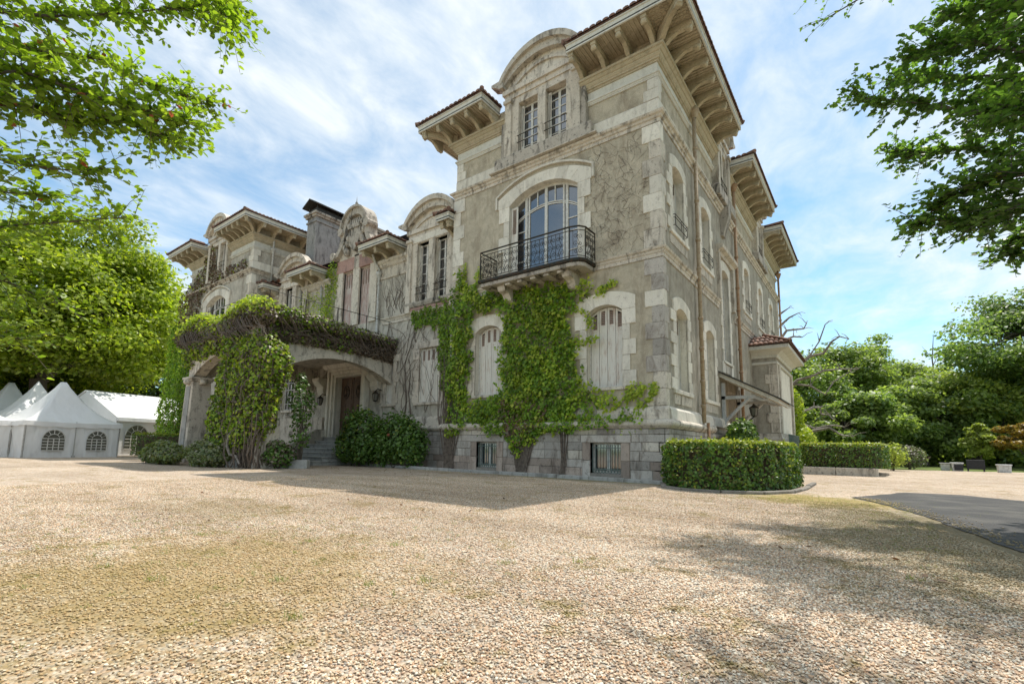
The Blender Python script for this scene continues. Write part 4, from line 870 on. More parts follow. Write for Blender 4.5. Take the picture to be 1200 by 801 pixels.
b = MB(); b.fpoly(FM, [(c_-1.45, 10.1), (c_-.92, 11.3)]+arc(c_-.8, c_+.8, 11.4, .8, 10)+[(c_+.92, 11.3), (c_+1.45, 10.1)], -.25, .12); b.build('crest_back', 'limestone_worn', house)
b = MB(); sh = [(c_-.42, 11.45), (c_-.44, 11.0), (c_-.36, 10.62), (c_, 10.3), (c_+.36, 10.62), (c_+.44, 11.0), (c_+.42, 11.45)]; b.fpoly(FM, sh, .12, .34)
for k in range(5): u = c_-.36+.18*k; b.prism([FM.p(u-.08, 11.62, .2), FM.p(u+.08, 11.62, .2), FM.p(u+.08, 11.62, .38), FM.p(u-.08, 11.62, .38)], [FM.p(u-.015, 11.98, .25), FM.p(u+.015, 11.98, .25), FM.p(u+.015, 11.98, .33), FM.p(u-.015, 11.98, .33)])
b.fbox(FM, c_-.44, c_+.44, 11.45, 11.64, .12, .40)
for s in (-1, 1):
    for t in range(7): b.ball(FM.p(c_+s*(.62+.12*math.sin(t*1.7)), 10.35+.22*t, .28), .17-.008*t, 7, 5, 1.3)
b.build('coat_of_arms', 'mossy_stone', house)
# middle cornice beneath the small eaves
for a, e in ((-13.65, -11.5), (-20.0, -17.4), (-8.6, -8.1), (XM, -22.4)):
    b = MB(); b.fprof(FM, [(0, 8.5), (.05, 8.5), (.07, 8.6), (.03, 8.64), (.03, 9.02), (.10, 9.06), (.16, 9.18), (.24, 9.24), (.24, 9.36), (0, 9.4)], a, e); b.build('cornice', 'limestone_worn', house)
def small_eave(x0, x1, ends=(1, 1)):
    y0 = YM-1.1; pth = [(x0, YM), (x0, y0), (x1, y0), (x1, YM)]
    eave([(x0, YM), (x0, y0), (x1, y0), (x1, YM)], pth, 9.65, .24, 'fascia_paint', 1.15, .36)
    n = max(2, round((x1-x0)/.95)+1)
    for i in range(n): put_bracket(x0+.18+(x1-x0-.36)*i/(n-1), YM, 0, -1, 2)
small_eave(-13.80, -11.75); small_eave(-8.82, -8.12); small_eave(-20.0, -17.75); small_eave(XM+.02, -22.55)
b = MB(); b.add([(XM, -.3, 9.95), (-8.1, -.3, 9.95), (-8.1, 6, 12.2), (XM, 6, 12.2)], [(0, 1, 2, 3)]); b.v = [(x, max(y, YM), z+(.4 if y < 0 else 0)) for x, y, z in b.v]; me = bpy.data.meshes.new('roof_slope'); me.from_pydata(b.v, [], b.f); link('roof_slope', me, 'tile', house)
# ---- chimneys and finial
def chimney(x0, x1, y0, y1, z0, z1, cap):
    b = MB(); b.box(x0, x1, y0, y1, z0, z1); b.box(x0-.06, x1+.06, y0-.06, y1+.06, z1-.32, z1-.22); b.build('chimney_stack', 'dark_stone', house)
    b = MB(); b.box(x0-.1, x1+.1, y0-.1, y1+.1, z1, z1+.12); b.box(x0-.18, x1+.18, y0-.18, y1+.18, z1+.12, z1+.24); b.build('chimney_cap', 'mossy_stone', house)
    if cap:
        b = MB(); xm = (x0+x1)/2
        for (xa, xb) in ((x0-.25, xm), (xm, x1+.25)):
            za, zb = (z1+.62, z1+1.0) if xa < xm-.01 else (z1+1.0, z1+.62)
            b.prism([(xa, y0-.25, za), (xb, y0-.25, zb), (xb, y1+.25, zb), (xa, y1+.25, za)], [(xa, y0-.25, za+.07), (xb, y0-.25, zb+.07), (xb, y1+.25, zb+.07), (xa, y1+.25, za+.07)])
        b.build('chimney_hood', 'roof_zinc', house)
        b = MB()
        for yy in (y0+.05, (y0+y1)/2, y1-.05):
            for xx in (x0+.05, x1-.05): b.tube([(xx, yy, z1+.2), (xx, yy, z1+.68)], .03, 6)
        b.box(x0+.06, x1-.06, y0+.1, y1-.1, z1+.24, z1+.6)
        b.build('chimney_hood_stays', 'roof_zinc', house)
chimney(-20.9, -20.0, 1.15, 4.0, 10, 13.75, True); chimney(-20.7, -20.0, 4.9, 6.3, 10, 14.35, False)
b = MB(); b.lathe((-20.3, 3.95, 14.6), [(.16, 0), (.13, .5), (.05, 1.1), (.09, 1.15), (.09, 1.22), (.03, 1.3), (.0, 1.7)], 8); b.build('finial', 'concrete', house, smooth=True)
# ---- right-hand side windows
def side_window(o, zs0, bars, rail, lw=.5):
    sh = shutters(FS, *o, -.26, 3, 'shutter', .24, 'louvre', 'side_window')
    boxpart('window_sill', 'limestone', house, FS, o[0]-.34, o[1]+.34, o[2]-.12, o[2], -.3, .08, .012)
    boxpart('apron_panel', 'limestone_worn', house, FS, o[0]-.28, o[1]+.28, o[2]-.42, o[2]-.125, -.01, .02, .006)
    jamb_stones(FS, o[0], -1, o[2], o[3]-o[4], .28, .52, .04, 'limestone', h=.36); jamb_stones(FS, o[1], 1, o[2], o[3]-o[4], .24, .36, .04, 'limestone', h=.36)
    arch_stones(FS, o[0], o[1], o[3]-o[4], o[4], .36, .045, 'limestone', 3, .26)
    if rail:
        g = MB()
        for z in (o[2]+.18, o[2]+.42, o[2]+.52): g.tube([FS.p(o[0]-.04, z, -.02), FS.p(o[0]-.04, z, .10), FS.p(o[1]+.04, z, .10), FS.p(o[1]+.04, z, -.02)], .012, 5)
        for u in np.linspace(o[0]-.04, o[1]+.04, 3): g.tube([FS.p(u, o[2]+.18, .10), FS.p(u, o[2]+.52, .10)], .010, 5)
        g.build('window_rail', 'iron', sh)
for o in S_UP: side_window(o, 7, [8.0, 8.6, 9.1], True)
for o in S_GF: side_window(o, 2.5, [3.4, 4.0, 4.5], False)
o = S_T[0]
f = window_unit(FS, o[0], o[1], o[2], o[3], o[4], -.2, 3, [4.9, 5.5, 6.1, 6.25, 6.95, 7.05, 7.6], 'stair_window')
jamb_stones(FS, o[0], -1, o[2]-.5, o[3]-.14, .22, .34, .05, 'limestone', h=.45); jamb_stones(FS, o[1], 1, o[2]-.5, o[3]-.14, .22, .34, .05, 'limestone', h=.45)
arch_stones(FS, o[0], o[1], o[3]-.14, .14, .4, .05, 'limestone', 3, .26); boxpart('window_sill', 'limestone', house, FS, o[0]-.2, o[1]+.2, o[2]-.1, o[2], -.2, .09, .01)
boxpart('apron_panel', 'limestone_worn', house, FS, o[0], o[1], 3.9, 4.24, -.01, .03, .01)
b = MB(); b.fprof(FS, [(0, 8.55), (.08, 8.55), (.12, 8.66), (.26, 8.72), (.28, 8.84), (0, 8.92)], 6.2, 8.9); b.build('window_hood', 'limestone_worn', house)
for u in (6.25, 8.62): boxpart('hood_pilaster', 'limestone_worn', house, FS, u, u+.2, 6.7, 8.55, -.01, .12, .01)
b = MB(); b.fprof(FS, [(0, 9.55), (.1, 9.55), (.34, 10.35), (.34, 10.75), (0, 10.8)], 7.1, 7.5); b.build('scroll_console', 'mossy_stone', house)
boxpart('side_door', 'door_wood', house, FS, 7.36, 8.44, 1.22, 3.18, -.3, -.24, .01)
# downpipes with hoppers and collars
def pipe(pts, r, mat, rings, hopper=None):
    b = MB(); b.tube(pts, r, 8)
    for x, y, z in rings: b.lathe((x, y, z), [(r, -.05), (r*1.32, -.04), (r*1.32, .04), (r, .05)], 8)
    if hopper: x, y, z = hopper; b.lathe((x, y, z), [(r, -.22), (r*1.2, -.2), (r*2.3, .0), (r*2.5, .02), (r*2.5, .12), (r*1.5, .14)], 10)
    return b.build('downpipe', mat, house, smooth=True)
pipe([(.14, 3.17, 12.6), (.16, 3.17, 1.75)], .065, 'pipe', [(.15, 3.17, z) for z in (11.2, 9.3, 7.9, 6.9, 5.2, 4.2, 3.1, 2.3)], (.16, 3.17, 12.55)); 
pipe([(.28, 3.17, 1.75), (.3, 3.17, .05)], .05, 'rusty', [])
pipe([(.14, 9.2, 12.6), (.16, 9.2, 1.2)], .065, 'rusty', [(.15, 9.2, z) for z in (11.2, 9.3, 7.9, 6.9, 5.2, 4.2, 3.1, 2.3)], (.16, 9.2, 12.55))
pipe([(.14, 21.95, 12.6), (.16, 21.95, 1.2)], .065, 'rusty', [(.15, 21.95, z) for z in (9.3, 6.9, 5.2, 3.1)], (.16, 21.95, 12.3))
pipe([(XM+.14, .3, 12.9), (XM+.14, .3, 12.4), (XM+.14, .3, 10.2)], .06, 'white_pipe', [(XM+.14, .3, z) for z in (11.9, 11.3)], (XM+.14, .3, 12.1))
pipe([(-13.45, YM-.55, 9.6), (-13.55, YM-.3, 9.3), (-13.45, YM-.12, 9.0), (-13.45, YM-.12, 6.0), (-13.55, YM-.3, 5.75), (-13.8, YM-.5, 5.65)], .055, 'white_pipe', [(-13.45, YM-.12, z) for z in (8.3, 7.6, 6.8)], (-13.45, YM-.12, 8.75))
pipe([(-18.2, YM-.12, 9.2), (-18.2, YM-.12, 6.0)], .05, 'white_pipe', [(-18.2, YM-.12, z) for z in (8.3, 7.2)])
# canopy over the side door with timber brackets
b = MB()
b.prism([(.0, 6.0, 3.62), (1.92, 6.0, 2.56), (1.92, 6.0, 2.70), (.0, 6.0, 3.78)], [(.0, 9.1, 3.62), (1.92, 9.1, 2.56), (1.92, 9.1, 2.70), (.0, 9.1, 3.78)]); b.build('canopy', 'fascia_paint', house)
b = MB(); b.prism([(-.02, 5.9, 3.80), (2.02, 5.9, 2.66), (2.02, 5.9, 2.70), (-.02, 5.9, 3.85)], [(-.02, 9.2, 3.80), (2.02, 9.2, 2.66), (2.02, 9.2, 2.70), (-.02, 9.2, 3.85)]); b.build('canopy_roofing', 'roof_zinc', house)
b = MB()
for i in range(9): x = .2+.2*i; b.box(x-.008, x+.008, 6.02, 9.08, 3.62-x*.552-.03, 3.62-x*.552-.002)
b.build('canopy_battens', 'fascia_paint', house)
for y in (6.25, 8.85):
    b = MB(); b.box(.02, 1.15, y-.06, y+.06, 2.78, 2.90); b.tube([(.06, y, 1.9), (.55, y, 2.4), (.95, y, 2.8)], .06, 6); b.box(.02, .14, y-.06, y+.06, 1.8, 3.4); b.tube([(1.1, y, 2.84), (1.35, y, 2.72), (1.6, y, 2.72)], .05, 6); b.build('canopy_bracket', 'grey_paint', house)
# side bay under its own tiled roof
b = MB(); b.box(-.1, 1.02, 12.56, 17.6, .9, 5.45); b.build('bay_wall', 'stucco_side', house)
FB = Fr(0, 12.56, (1, 0), (0, -1)); FBs = Fr(1.02, 0, (0, 1), (1, 0))
for i in range(7):
    a = .52 if i % 2 else .36; z = 1.75+.46*i
    b = MB(); b.prism([(1.06, 12.52, z+.004), (1.06-a, 12.52, z+.004), (1.06-a, 12.6, z+.004), (1.0, 12.6, z+.004), (1.0, 12.56+a, z+.004), (1.06, 12.56+a, z+.004)], [(1.06, 12.52, z+.456), (1.06-a, 12.52, z+.456), (1.06-a, 12.6, z+.456), (1.0, 12.6, z+.456), (1.0, 12.56+a, z+.456), (1.06, 12.56+a, z+.456)]); b.build('quoin_stone', 'limestone_worn', house, bevel=.006)
b = MB(); b.sweep([(0, 12.56), (1.02, 12.56), (1.02, 17.6), (0, 17.6)], [(0, .9), (.16, .9), (.16, 1.45), (.1, 1.55), (.08, 1.7), (0, 1.72)]); b.build('bay_plinth', 'limestone_worn', house)
b = MB(); b.sweep([(0, 12.56), (1.02, 12.56), (1.02, 17.6), (0, 17.6)], [(0, 4.98), (.06, 5.0), (.06, 5.1), (0, 5.12)]); b.sweep([(0, 12.56), (1.02, 12.56), (1.02, 17.6), (0, 17.6)], [(0, 5.3), (.06, 5.3), (.10, 5.42), (.3, 5.56), (.55, 5.62), (.62, 5.64), (.62, 5.8), (0, 5.8)]); b.build('bay_cornice', 'fascia_paint', house)
for y in (12.7, 17.1): boxpart('bay_pier', 'limestone_worn', house, FBs, y+.35, y+.7, 1.7, 5.1, 0, .08, .01)
b = MB(); b.box(1.0, 1.035, 13.6, 17.0, 1.75, 4.9); b.build('bay_panel', 'limestone', house)
b = MB(); b.tube([(1.3, 13.3, 1.7), (1.3, 17.6, 1.7)], .02, 5); b.tube([(1.3, 13.3, .95), (1.3, 17.6, .95)], .02, 5)
for i in range(30): y = 13.3+4.3*i/29; b.tube([(1.3, y, .95), (1.3, y, 1.7)], .012, 4)
b.build('bay_railing', 'green_iron', house)
b = MB(); x1_, y0_, y1_, z_ = 1.66, 11.92, 18.24, 5.82
b.add([(-.05, y0_, z_), (x1_, y0_, z_), (x1_, y1_, z_), (-.05, y1_, z_), (-.05, y0_+.9, z_+.62), (.3, y0_+1.3, z_+.62), (.3, y1_-1.3, z_+.62), (-.05, y1_-.9, z_+.62)], [(0, 1, 5, 4), (1, 2, 6, 5), (2, 3, 7, 6), (4, 5, 6, 7)])
me = bpy.data.meshes.new('bay_roof'); me.from_pydata(b.v, [], b.f); link('bay_roof', me, 'tile', house)
tiles([(-.05, y0_), (x1_, y0_), (x1_, y1_)], z_, 1.2, .6, name='bay_roof_tiles')
# ---- balcony on the right block
BAL = [(-6.0, 0), (-6.0, -.88), (-2.50, -.88), (-2.23, -.80), (-2.1, -.62), (-2.1, 0)]
b = MB(); b.prism([(x, y, 6.28) for x, y in BAL], [(x, y, 6.42) for x, y in BAL]); b.build('balcony_slab', 'mossy_stone', house, bevel=.02)
b = MB(); b.sweep(BAL, [(-.06, 6.42), (.04, 6.42), (.06, 6.46), (.06, 6.52), (-.06, 6.54)]); b.build('balcony_edge', 'iron', house)
for x in (-5.25, -2.75):
    b = MB(); F0 = Fr(0, 0, (1, 0), (0, -1)); b.fprof(F0, [(0, 5.78), (.12, 5.78), (.26, 5.84), (.34, 5.96), (.42, 6.05), (.62, 6.10), (.68, 6.18), (.68, 6.278), (0, 6.278)], x-.15, x+.15)
    b.build('balcony_bracket', 'limestone_worn', house, bevel=.012)
rl = MB(); top = [(x, y, 7.52) for x, y in BAL]; rl.tube(top, .026, 6)
for z in (6.60, 7.40): rl.tube([(x, y, z) for x, y in BAL], .012, 5)
for x, y in BAL[:3]+[BAL[-2], BAL[-1]]: rl.tube([(x, y, 6.5), (x, y, 7.52)], .018, 6)
rail_o = rl.build('balcony_railing', 'iron', house)
def spiral(mb, c, r0, turns, start, sgn=1, n=16, fr=None, th=.009):
    pts = []
    for i in range(n+1):
        t = i/n; r = r0*(1-.78*t); a = start+sgn*turns*2*math.pi*t; pts.append(fr.p(c[0]+r*math.cos(a), c[1]+r*math.sin(a), 0))
    mb.tube(pts, th, 4, cap=False)
sm = MB(); F0 = Fr(0, 0, (1, 0), (0, -1))
for (cx, cz, r, st, sg) in ((-.065, .62, .075, 0, 1), (.065, .62, .075, math.pi, -1), (-.06, .40, .085, math.pi*1.5, -1), (.06, .18, .085, math.pi/2, -1), (-.065, .14, .06, 0, -1), (.07, .40, .06, math.pi, 1)):
    spiral(sm, (cx, cz), r, 1.3, st, sg, fr=F0)
sm.tube([(0, 0, .02), (-.05, 0, .2), (.05, 0, .42), (-.03, 0, .62), (0, 0, .78)], .009, 4); sm.tube([(-.15, 0, 0), (-.15, 0, .8)], .009, 4)
sme = sm.mesh('scroll_panel'); sme.materials.append(M['iron'])
def scroll(x, y, rz):
    o = bpy.data.objects.new('scroll_panel', sme); C.objects.link(o); o.parent = rail_o; o.location = (x, y, 6.6); o.rotation_euler = (0, 0, rz)
for i in range(11): scroll(-5.85+.30*i+.02, -.88, 0)
for i in range(3): scroll(-6.0, -.14-.28*i, math.pi/2); 
for i in range(2): scroll(-2.1, -.16-.28*i, math.pi/2)
scroll(-2.28, -.76, .7)
# balcony soffit ribs
for i in range(5): boxpart('balcony_rib', 'limestone_worn', house, FR, -5.0+.5*i, -4.8+.5*i, 6.2, 6.28, .02, .8, .02)
# ---- middle ground floor
for o in OM:
    if abs((o[0]+o[1])/2+15.4) < 1: continue
    wide = o[1]-o[0] > 1
    if o[0] > -18: shutters(FM, *o[:4], 0, -.12, 4 if wide else 2, 'shutter', .24, 'louvre')
    else: window_unit(FM, *o[:4], 0, -.2, 4 if wide else 2, [o[2]+(o[3]-o[2])*k/6 for k in range(1, 6)])
    boxpart('lintel_stone', 'limestone_worn', house, FM, o[0]-.34, o[1]+.34, o[3], o[3]+.3, -.02, .05, .01)
    boxpart('window_sill', 'limestone_worn', house, FM, o[0]-.22, o[1]+.22, o[2]-.12, o[2], -.2, .09, .01)
    jamb_stones(FM, o[0], -1, o[2], o[3], .2, .36, .04, 'limestone_worn', h=.46); jamb_stones(FM, o[1], 1, o[2], o[3], .2, .36, .04, 'limestone_worn', h=.46)
# front door in its moulded stone frame
dr = MB(); dr.fbox(FM, -16.42, -15.46, 1.2, 4.12, -.3, -.24); dr.fbox(FM, -15.41, -14.45, 1.2, 4.12, -.3, -.24)
for u0_ in (-16.42, -15.41):
    for za, zb in ((1.3, 2.0), (2.15, 2.85), (3.0, 4.0)):
        for k in range(2): dr.fbox(FM, u0_+.08+.43*k, u0_+.43+.43*k, za, zb, -.24, -.215)
door = dr.build('front_door', 'door_wood', house)
for u in (-15.94, -14.93):
    g = MB(); g.tube([FM.p(u+.22*math.cos(q), 3.4+.30*math.sin(q), -.2) for q in np.linspace(0, 2*math.pi, 17)], .022, 5)
    for (cz, sg) in ((3.25, 1), (3.55, -1)): spiral(g, (u, cz), .12, 1.2, 0, sg, fr=Fr(FM.o[0], FM.o[1]+.2, FM.U, FM.N), th=.014)
    g.build('door_ornament', 'iron', door)
for k, (dd, ex) in enumerate(((.10, .18), (.18, .34), (.26, .52))):
    b = MB(); b.fbox(FM, -16.42-ex, -16.42-ex+.17, 1.2, 4.12+ex*.8, -.02, dd+.02); b.fbox(FM, -14.45+ex-.17, -14.45+ex, 1.2, 4.12+ex*.8, -.02, dd+.02); b.fbox(FM, -16.42-ex+.17, -14.45+ex-.17, 4.12+ex*.8-.15, 4.12+ex*.8-.003, -.02, dd+.018); b.build('door_surround', 'limestone', house, bevel=.015)
for s, u in ((-1, -17.0), (1, -13.9)):
    b = MB(); b.fbox(FM, u-.12, u+.12, 1.2, 1.55, .2, .45); b.build('door_plinth', 'limestone', house, bevel=.02)
b = MB(); b.fprof(FM, [(0, 4.5), (.3, 4.55), (.42, 4.72), (.48, 4.8), (0, 4.86)], -17.2, -13.75); b.build('door_cornice', 'limestone', house)
for u in (-13.35, -17.6):
    b = MB(); b.fprof(FM, [(0, 3.3), (.12, 3.3), (.22, 3.5), (.22, 3.7), (.42, 3.86), (.5, 3.98), (.5, 4.14), (0, 4.14)], u-.28, u+.28); b.build('arch_corbel', 'limestone', house, bevel=.015)
# steps with curved flanking wall
for i in range(7):
    b = MB(); y = YM-.35-.42*i; x0_, x1_ = -16.75, -13.7; b.box(x0_-.02*i, x1_+.03*i, y-.42, YM, 1.2-.17*(i+1), 1.2-.17*i-.012 if i else 1.2)
    z1_ = 1.2-.17*i
    b = MB(); P = [(x0_-.03*i, YM), (x0_-.03*i, y), (x1_+.03*i, y), (x1_+.03*i, YM)]
    b.prism([(*p, -.05) for p in P], [(*p, z1_-.05) for p in P]); b.sweep([(x0_-.03*i, YM), (x0_-.03*i, y), (x1_+.03*i, y), (x1_+.03*i, YM)], [(-.3, z1_-.05), (.035, z1_-.05), (.045, z1_-.025), (.035, z1_), (-.3, z1_)])
    b.build('step', 'concrete', house)
for s, xx in ((-1, -17.05),):
    b = MB(); pts = [(YM, 1.62), (YM-.7, 1.55), (YM-1.3, 1.25), (YM-1.9, .85), (YM-2.5, .62), (YM-2.95, .58)]
    for p, q in zip(pts, pts[1:]): b.prism([(xx-.16, p[0], -.05), (xx+.16, p[0], -.05), (xx+.16, q[0], -.05), (xx-.16, q[0], -.05)], [(xx-.16, p[0], p[1]), (xx+.16, p[0], p[1]), (xx+.16, q[0], q[1]), (xx-.16, q[0], q[1])])
    b.build('stair_wall', 'limestone_worn', house)
    b = MB(); b.box(xx-.24, xx+.24, -2.72, -2.22, -.05, .62); b.box(xx-.28, xx+.28, -2.76, -2.18, .62, .72); b.build('stair_pedestal', 'limestone', house, bevel=.02)
# ---- porte-cochere: battered pillars, shallow arches, slab and terrace rail
PX0, PX1, PY0 = -18.9, -12.4, -4.95
b = MB(); b.box(PX0, PX1, PY0, YM, 4.72, 5.28); b.build('porch_slab', 'limestone_worn', house, bevel=.02)
b = MB(); b.sweep([(PX0, YM), (PX0, PY0), (PX1, PY0), (PX1, YM)], [(-.3, 5.28), (.10, 5.28), (.16, 5.36), (.26, 5.40), (.28, 5.52), (.2, 5.58), (-.3, 5.58)]); b.build('porch_cornice', 'limestone_worn', house)
def porch_arch(fr, u0, u1, zs, rise, d0, d1):
    A = arc(u0, u1, zs, rise, 16); b = MB(); 
    for p, q in zip(A, A[1:]): b.fpoly(fr, [p, q, (q[0], 4.72), (p[0], 4.72)], d0, d1)
    b.build('porch_arch', 'limestone_worn', house)
    b = MB()
    for p, q in zip(A, A[1:]): b.fpoly(fr, [(p[0], p[1]-.03), (q[0], q[1]-.03), (q[0], q[1]+.16), (p[0], p[1]+.16)], d1, d1+.05)
    b.build('arch_moulding', 'limestone_worn', house)
FP = Fr(PX1, 0, (0, 1), (1, 0)); porch_arch(FP, PY0+.55, YM, 3.55, .72, -.42, 0)
FP2 = Fr(PX0, 0, (0, 1), (1, 0)); porch_arch(FP2, PY0+.55, YM, 3.55, .72, 0, .42)
FPf = Fr(0, PY0, (1, 0), (0, -1)); porch_arch(FPf, PX0+.55, PX1-.55, 3.55, .8, -.42, 0)
for cx in (PX0+.32, PX1-.32):
    b = MB(); cy = PY0+.32; h = .44; t = .36
    b.prism([(cx-h, cy-h, 0), (cx+h, cy-h, 0), (cx+h, cy+h, 0), (cx-h, cy+h, 0)], [(cx-t, cy-t, 3.42), (cx+t, cy-t, 3.42), (cx+t, cy+t, 3.42), (cx-t, cy+t, 3.42)])
    pil = b.build('porch_pillar', 'limestone_worn', house, bevel=.02)
    b = MB(); b.prism([(cx-.22, cy-h-.03, .5), (cx+.22, cy-h-.03, .5), (cx+.22, cy-.2, .5), (cx-.22, cy-.2, .5)], [(cx-.2, cy-t-.04, 3.2), (cx+.2, cy-t-.04, 3.2), (cx+.2, cy-.2, 3.2), (cx-.2, cy-.2, 3.2)]); b.build('pillar_panel', 'concrete', pil, bevel=.01)
    b = MB(); b.box(cx-.42, cx+.42, cy-.42, cy+.42, 3.42, 3.50); b.box(cx-.48, cx+.48, cy-.48, cy+.48, 3.50, 3.60); b.box(cx-.30, cx+.30, cy-.30, cy+.30, 3.6, 4.72); b.build('pillar_cap', 'limestone_worn', pil, bevel=.015)
    b = MB(); b.tube([(cx+.44, cy-.12, 3.40), (cx+.44, cy+.12, 3.40)], .13, 10); b.tube([(cx-.1, cy-.44, 3.40), (cx+.14, cy-.44, 3.40)], .13, 10); b.build('pillar_scroll', 'limestone_worn', pil, smooth=True)
b = MB()
pth = [(PX0+.1, YM), (PX0+.1, PY0+.1), (PX1-.1, PY0+.1), (PX1-.1, YM)]
b.tube([(x, y, 6.34) for x, y in pth], .014, 5)
for a, c in zip(pth, pth[1:]):
    n = 4
    for i in range(n): x = a[0]+(c[0]-a[0])*i/n; y = a[1]+(c[1]-a[1])*i/n; b.tube([(x, y, 5.55), (x, y, 6.34)], .018, 6)
b.build('terrace_rail', 'iron', house)
# kerb and apron along the front
def kerb(path, name='kerb_stone', mat='concrete', w_=.16, h=.1, step=1.1, z0=-.05):
    for a, c in zip(path, path[1:]):
        a = Vector(a); c = Vector(c); L = (c-a).length; n = max(1, round(L/step)); dr = (c-a)/L; nn = Vector((-dr.y, dr.x))*w_/2
        for i in range(n):
            p = a+dr*(L*i/n+.006); q = a+dr*(L*(i+1)/n-.006); b = MB(); hz = h+random.uniform(-.01, .01)
            R_ = [p-nn, q-nn, q+nn, p+nn]; b.prism([(v.x, v.y, z0) for v in R_], [(v.x, v.y, hz) for v in R_]); o = b.build(name, mat, None, bevel=.015); KERB.append(o)
KERB = []
kr = empty('kerb', (-5, -.85, 0), 'low grey stone kerb running along the foot of the front wall', 'kerb')
kerb([(-13.2, -.30), (-8.6, -.55), (-4, -.72), (.2, -.85)])
for o in KERB: o.parent = kr; o.location = tuple(-v for v in kr.location)
KERB = []; kr2 = empty('kerb', (1.5, -2.3, 0), 'curved low stone kerb around the foot of the nearer clipped hedge', 'kerb')
kerb([(.2, -.95), (.55, -1.9), (1.1, -2.36), (1.9, -2.40), (2.6, -2.0), (3.02, -1.1), (3.12, 0.2), (3.1, 2.6)], step=.8, w_=.12, h=.06, mat='mortar')
for o in KERB: o.parent = kr2; o.location = tuple(-v for v in kr2.location)
tag(sheet('paved_apron', [(-13.2, -.3), (-8.6, -.55), (-4, -.72), (.2, -.85), (.3, .3), (-8, .2), (-13, .9)], .05, 'concrete', jit=0), kind='structure')
# planter blocks by the porch pillar
for i, (a, e) in enumerate(((-13.75, -13.2), (-13.17, -12.72), (-12.69, -12.0), (-11.97, -11.45))):
    b = MB(); fr_ = Fr(0, -5.1+.28*(a+13.7), (1, 0), (0, -1)); b.prism([(a, -5.35+.75*(a+13.75), -.03), (e, -5.35+.75*(e+13.75), -.03), (e-.2, -5.1+.75*(e+13.75), -.03), (a-.2, -5.1+.75*(a+13.75), -.03)], [(a, -5.35+.75*(a+13.75), .30), (e, -5.35+.75*(e+13.75), .30), (e-.2, -5.1+.75*(e+13.75), .30), (a-.2, -5.1+.75*(a+13.75), .30)])
    tag(b.build('planter_block', 'concrete', None, bevel=.02), ['short grey stone block at the left end of the planter edge under the creeper-covered pillar', 'second grey stone block from the left in the planter edge beside the steps', 'longest grey stone block in the planter edge before the front steps', 'right-end grey stone block of the planter edge, nearest the steps'][i], 'stone block', 'blocks edging the planter')
# lanterns
def lantern(name, loc, arm, label):
    r = empty(name, loc, label, 'lantern'); b = MB(); h = .17
    b.lathe((0, 0, 0), [(.02, .26), (.04, .22), (.16, .12), (.17, .10), (.03, .10)], 6); b.lathe((0, 0, 0), [(.0, -.24), (.05, -.23), (.09, -.2), (.10, -.18)], 6)
    for k in range(6): q = k*math.pi/3; b.tube([(.15*math.cos(q), .15*math.sin(q), .11), (.095*math.cos(q), .095*math.sin(q), -.19)], .009, 4)
    b.build('lantern_cage', 'iron', r); g = MB(); g.lathe((0, 0, 0), [(.14, .10), (.09, -.18)], 6); g.build('lantern_glass', 'tent_glass', r)
    a = MB(); a.tube(arm, .022, 6); a.build('lantern_arm', 'iron', r); return r
lantern('wall_lantern', (1.02, 6.6, 2.35), [(0, 0, -.22), (-.25, 0, -.42), (-1.0, 0, -.85)], 'black glazed lantern on an angled arm under the side door canopy')
lantern('wall_lantern', (-13.0, YM-.35, 3.0), [(0, 0, .24), (0, .1, .34), (0, .35, .3)], 'black wall lantern hanging right of the front door')
lantern('wall_lantern', (-17.3, YM-.35, 3.0), [(0, 0, .24), (0, .1, .34), (0, .35, .3)], 'black wall lantern hanging left of the front door')
# ------------------------------------------------------------------ creepers
def ivy_on(parent, fr, poly, dens, mat, size, thick=.16, clip=None, seed=1, edge=.12, name='creeper_leaves', cover=None, shape='ivy'):
    us = [p[0] for p in poly]; zs = [p[1] for p in poly]; A = (max(us)-min(us))*(max(zs)-min(zs)); N = int(A*dens)
    u = rng.uniform(min(us)-edge, max(us)+edge, N); z = rng.uniform(min(zs)-edge, max(zs)+edge, N)
    ju = u+(vnoise(u, z, 5, seed)-.5)*edge*3+rng.normal(size=N)*edge*.25; jz = z+(vnoise(u, z, 5, seed+9)-.5)*edge*3+rng.normal(size=N)*edge*.25
    k = inpoly(ju, jz, poly)
    if clip: k &= (u > clip[0]) & (u < clip[1])
    if cover is not None: k &= (vnoise(u, z, 2.2, seed+4)*.6+vnoise(u, z, 6, seed+5)*.4) < cover
    u, z = u[k], z[k]; n = len(u)
    lump = vnoise(u, z, 3.2, seed+2)*.6+vnoise(u, z, 8, seed+3)*.4
    d = .03+thick*lump*rng.uniform(.35, 1.0, n)
    P = np.stack([fr.o[0]+fr.U[0]*u+fr.N[0]*d, fr.o[1]+fr.U[1]*u+fr.N[1]*d, z], 1)
    nn = np.array([fr.N[0], fr.N[1], .55])+rng.normal(size=(n, 3))*.5
    tg = np.tile(np.array([0, 0, -1.0]), (n, 1))+rng.normal(size=(n, 3))*.5
    return leaves(name, P, nn, size*rng.uniform(.6, 1.25, n), mat, parent, shape, tg)
def stems_on(parent, fr, pts, r=.012, name='creeper_stems', mat='vine_wood'):
    b = MB()
    for q in pts: b.tube([fr.p(u, z, d) for u, z, d in q], r, 4, r*.35, cap=False)
    return tag(b.build(name, mat, parent), kind='stuff')
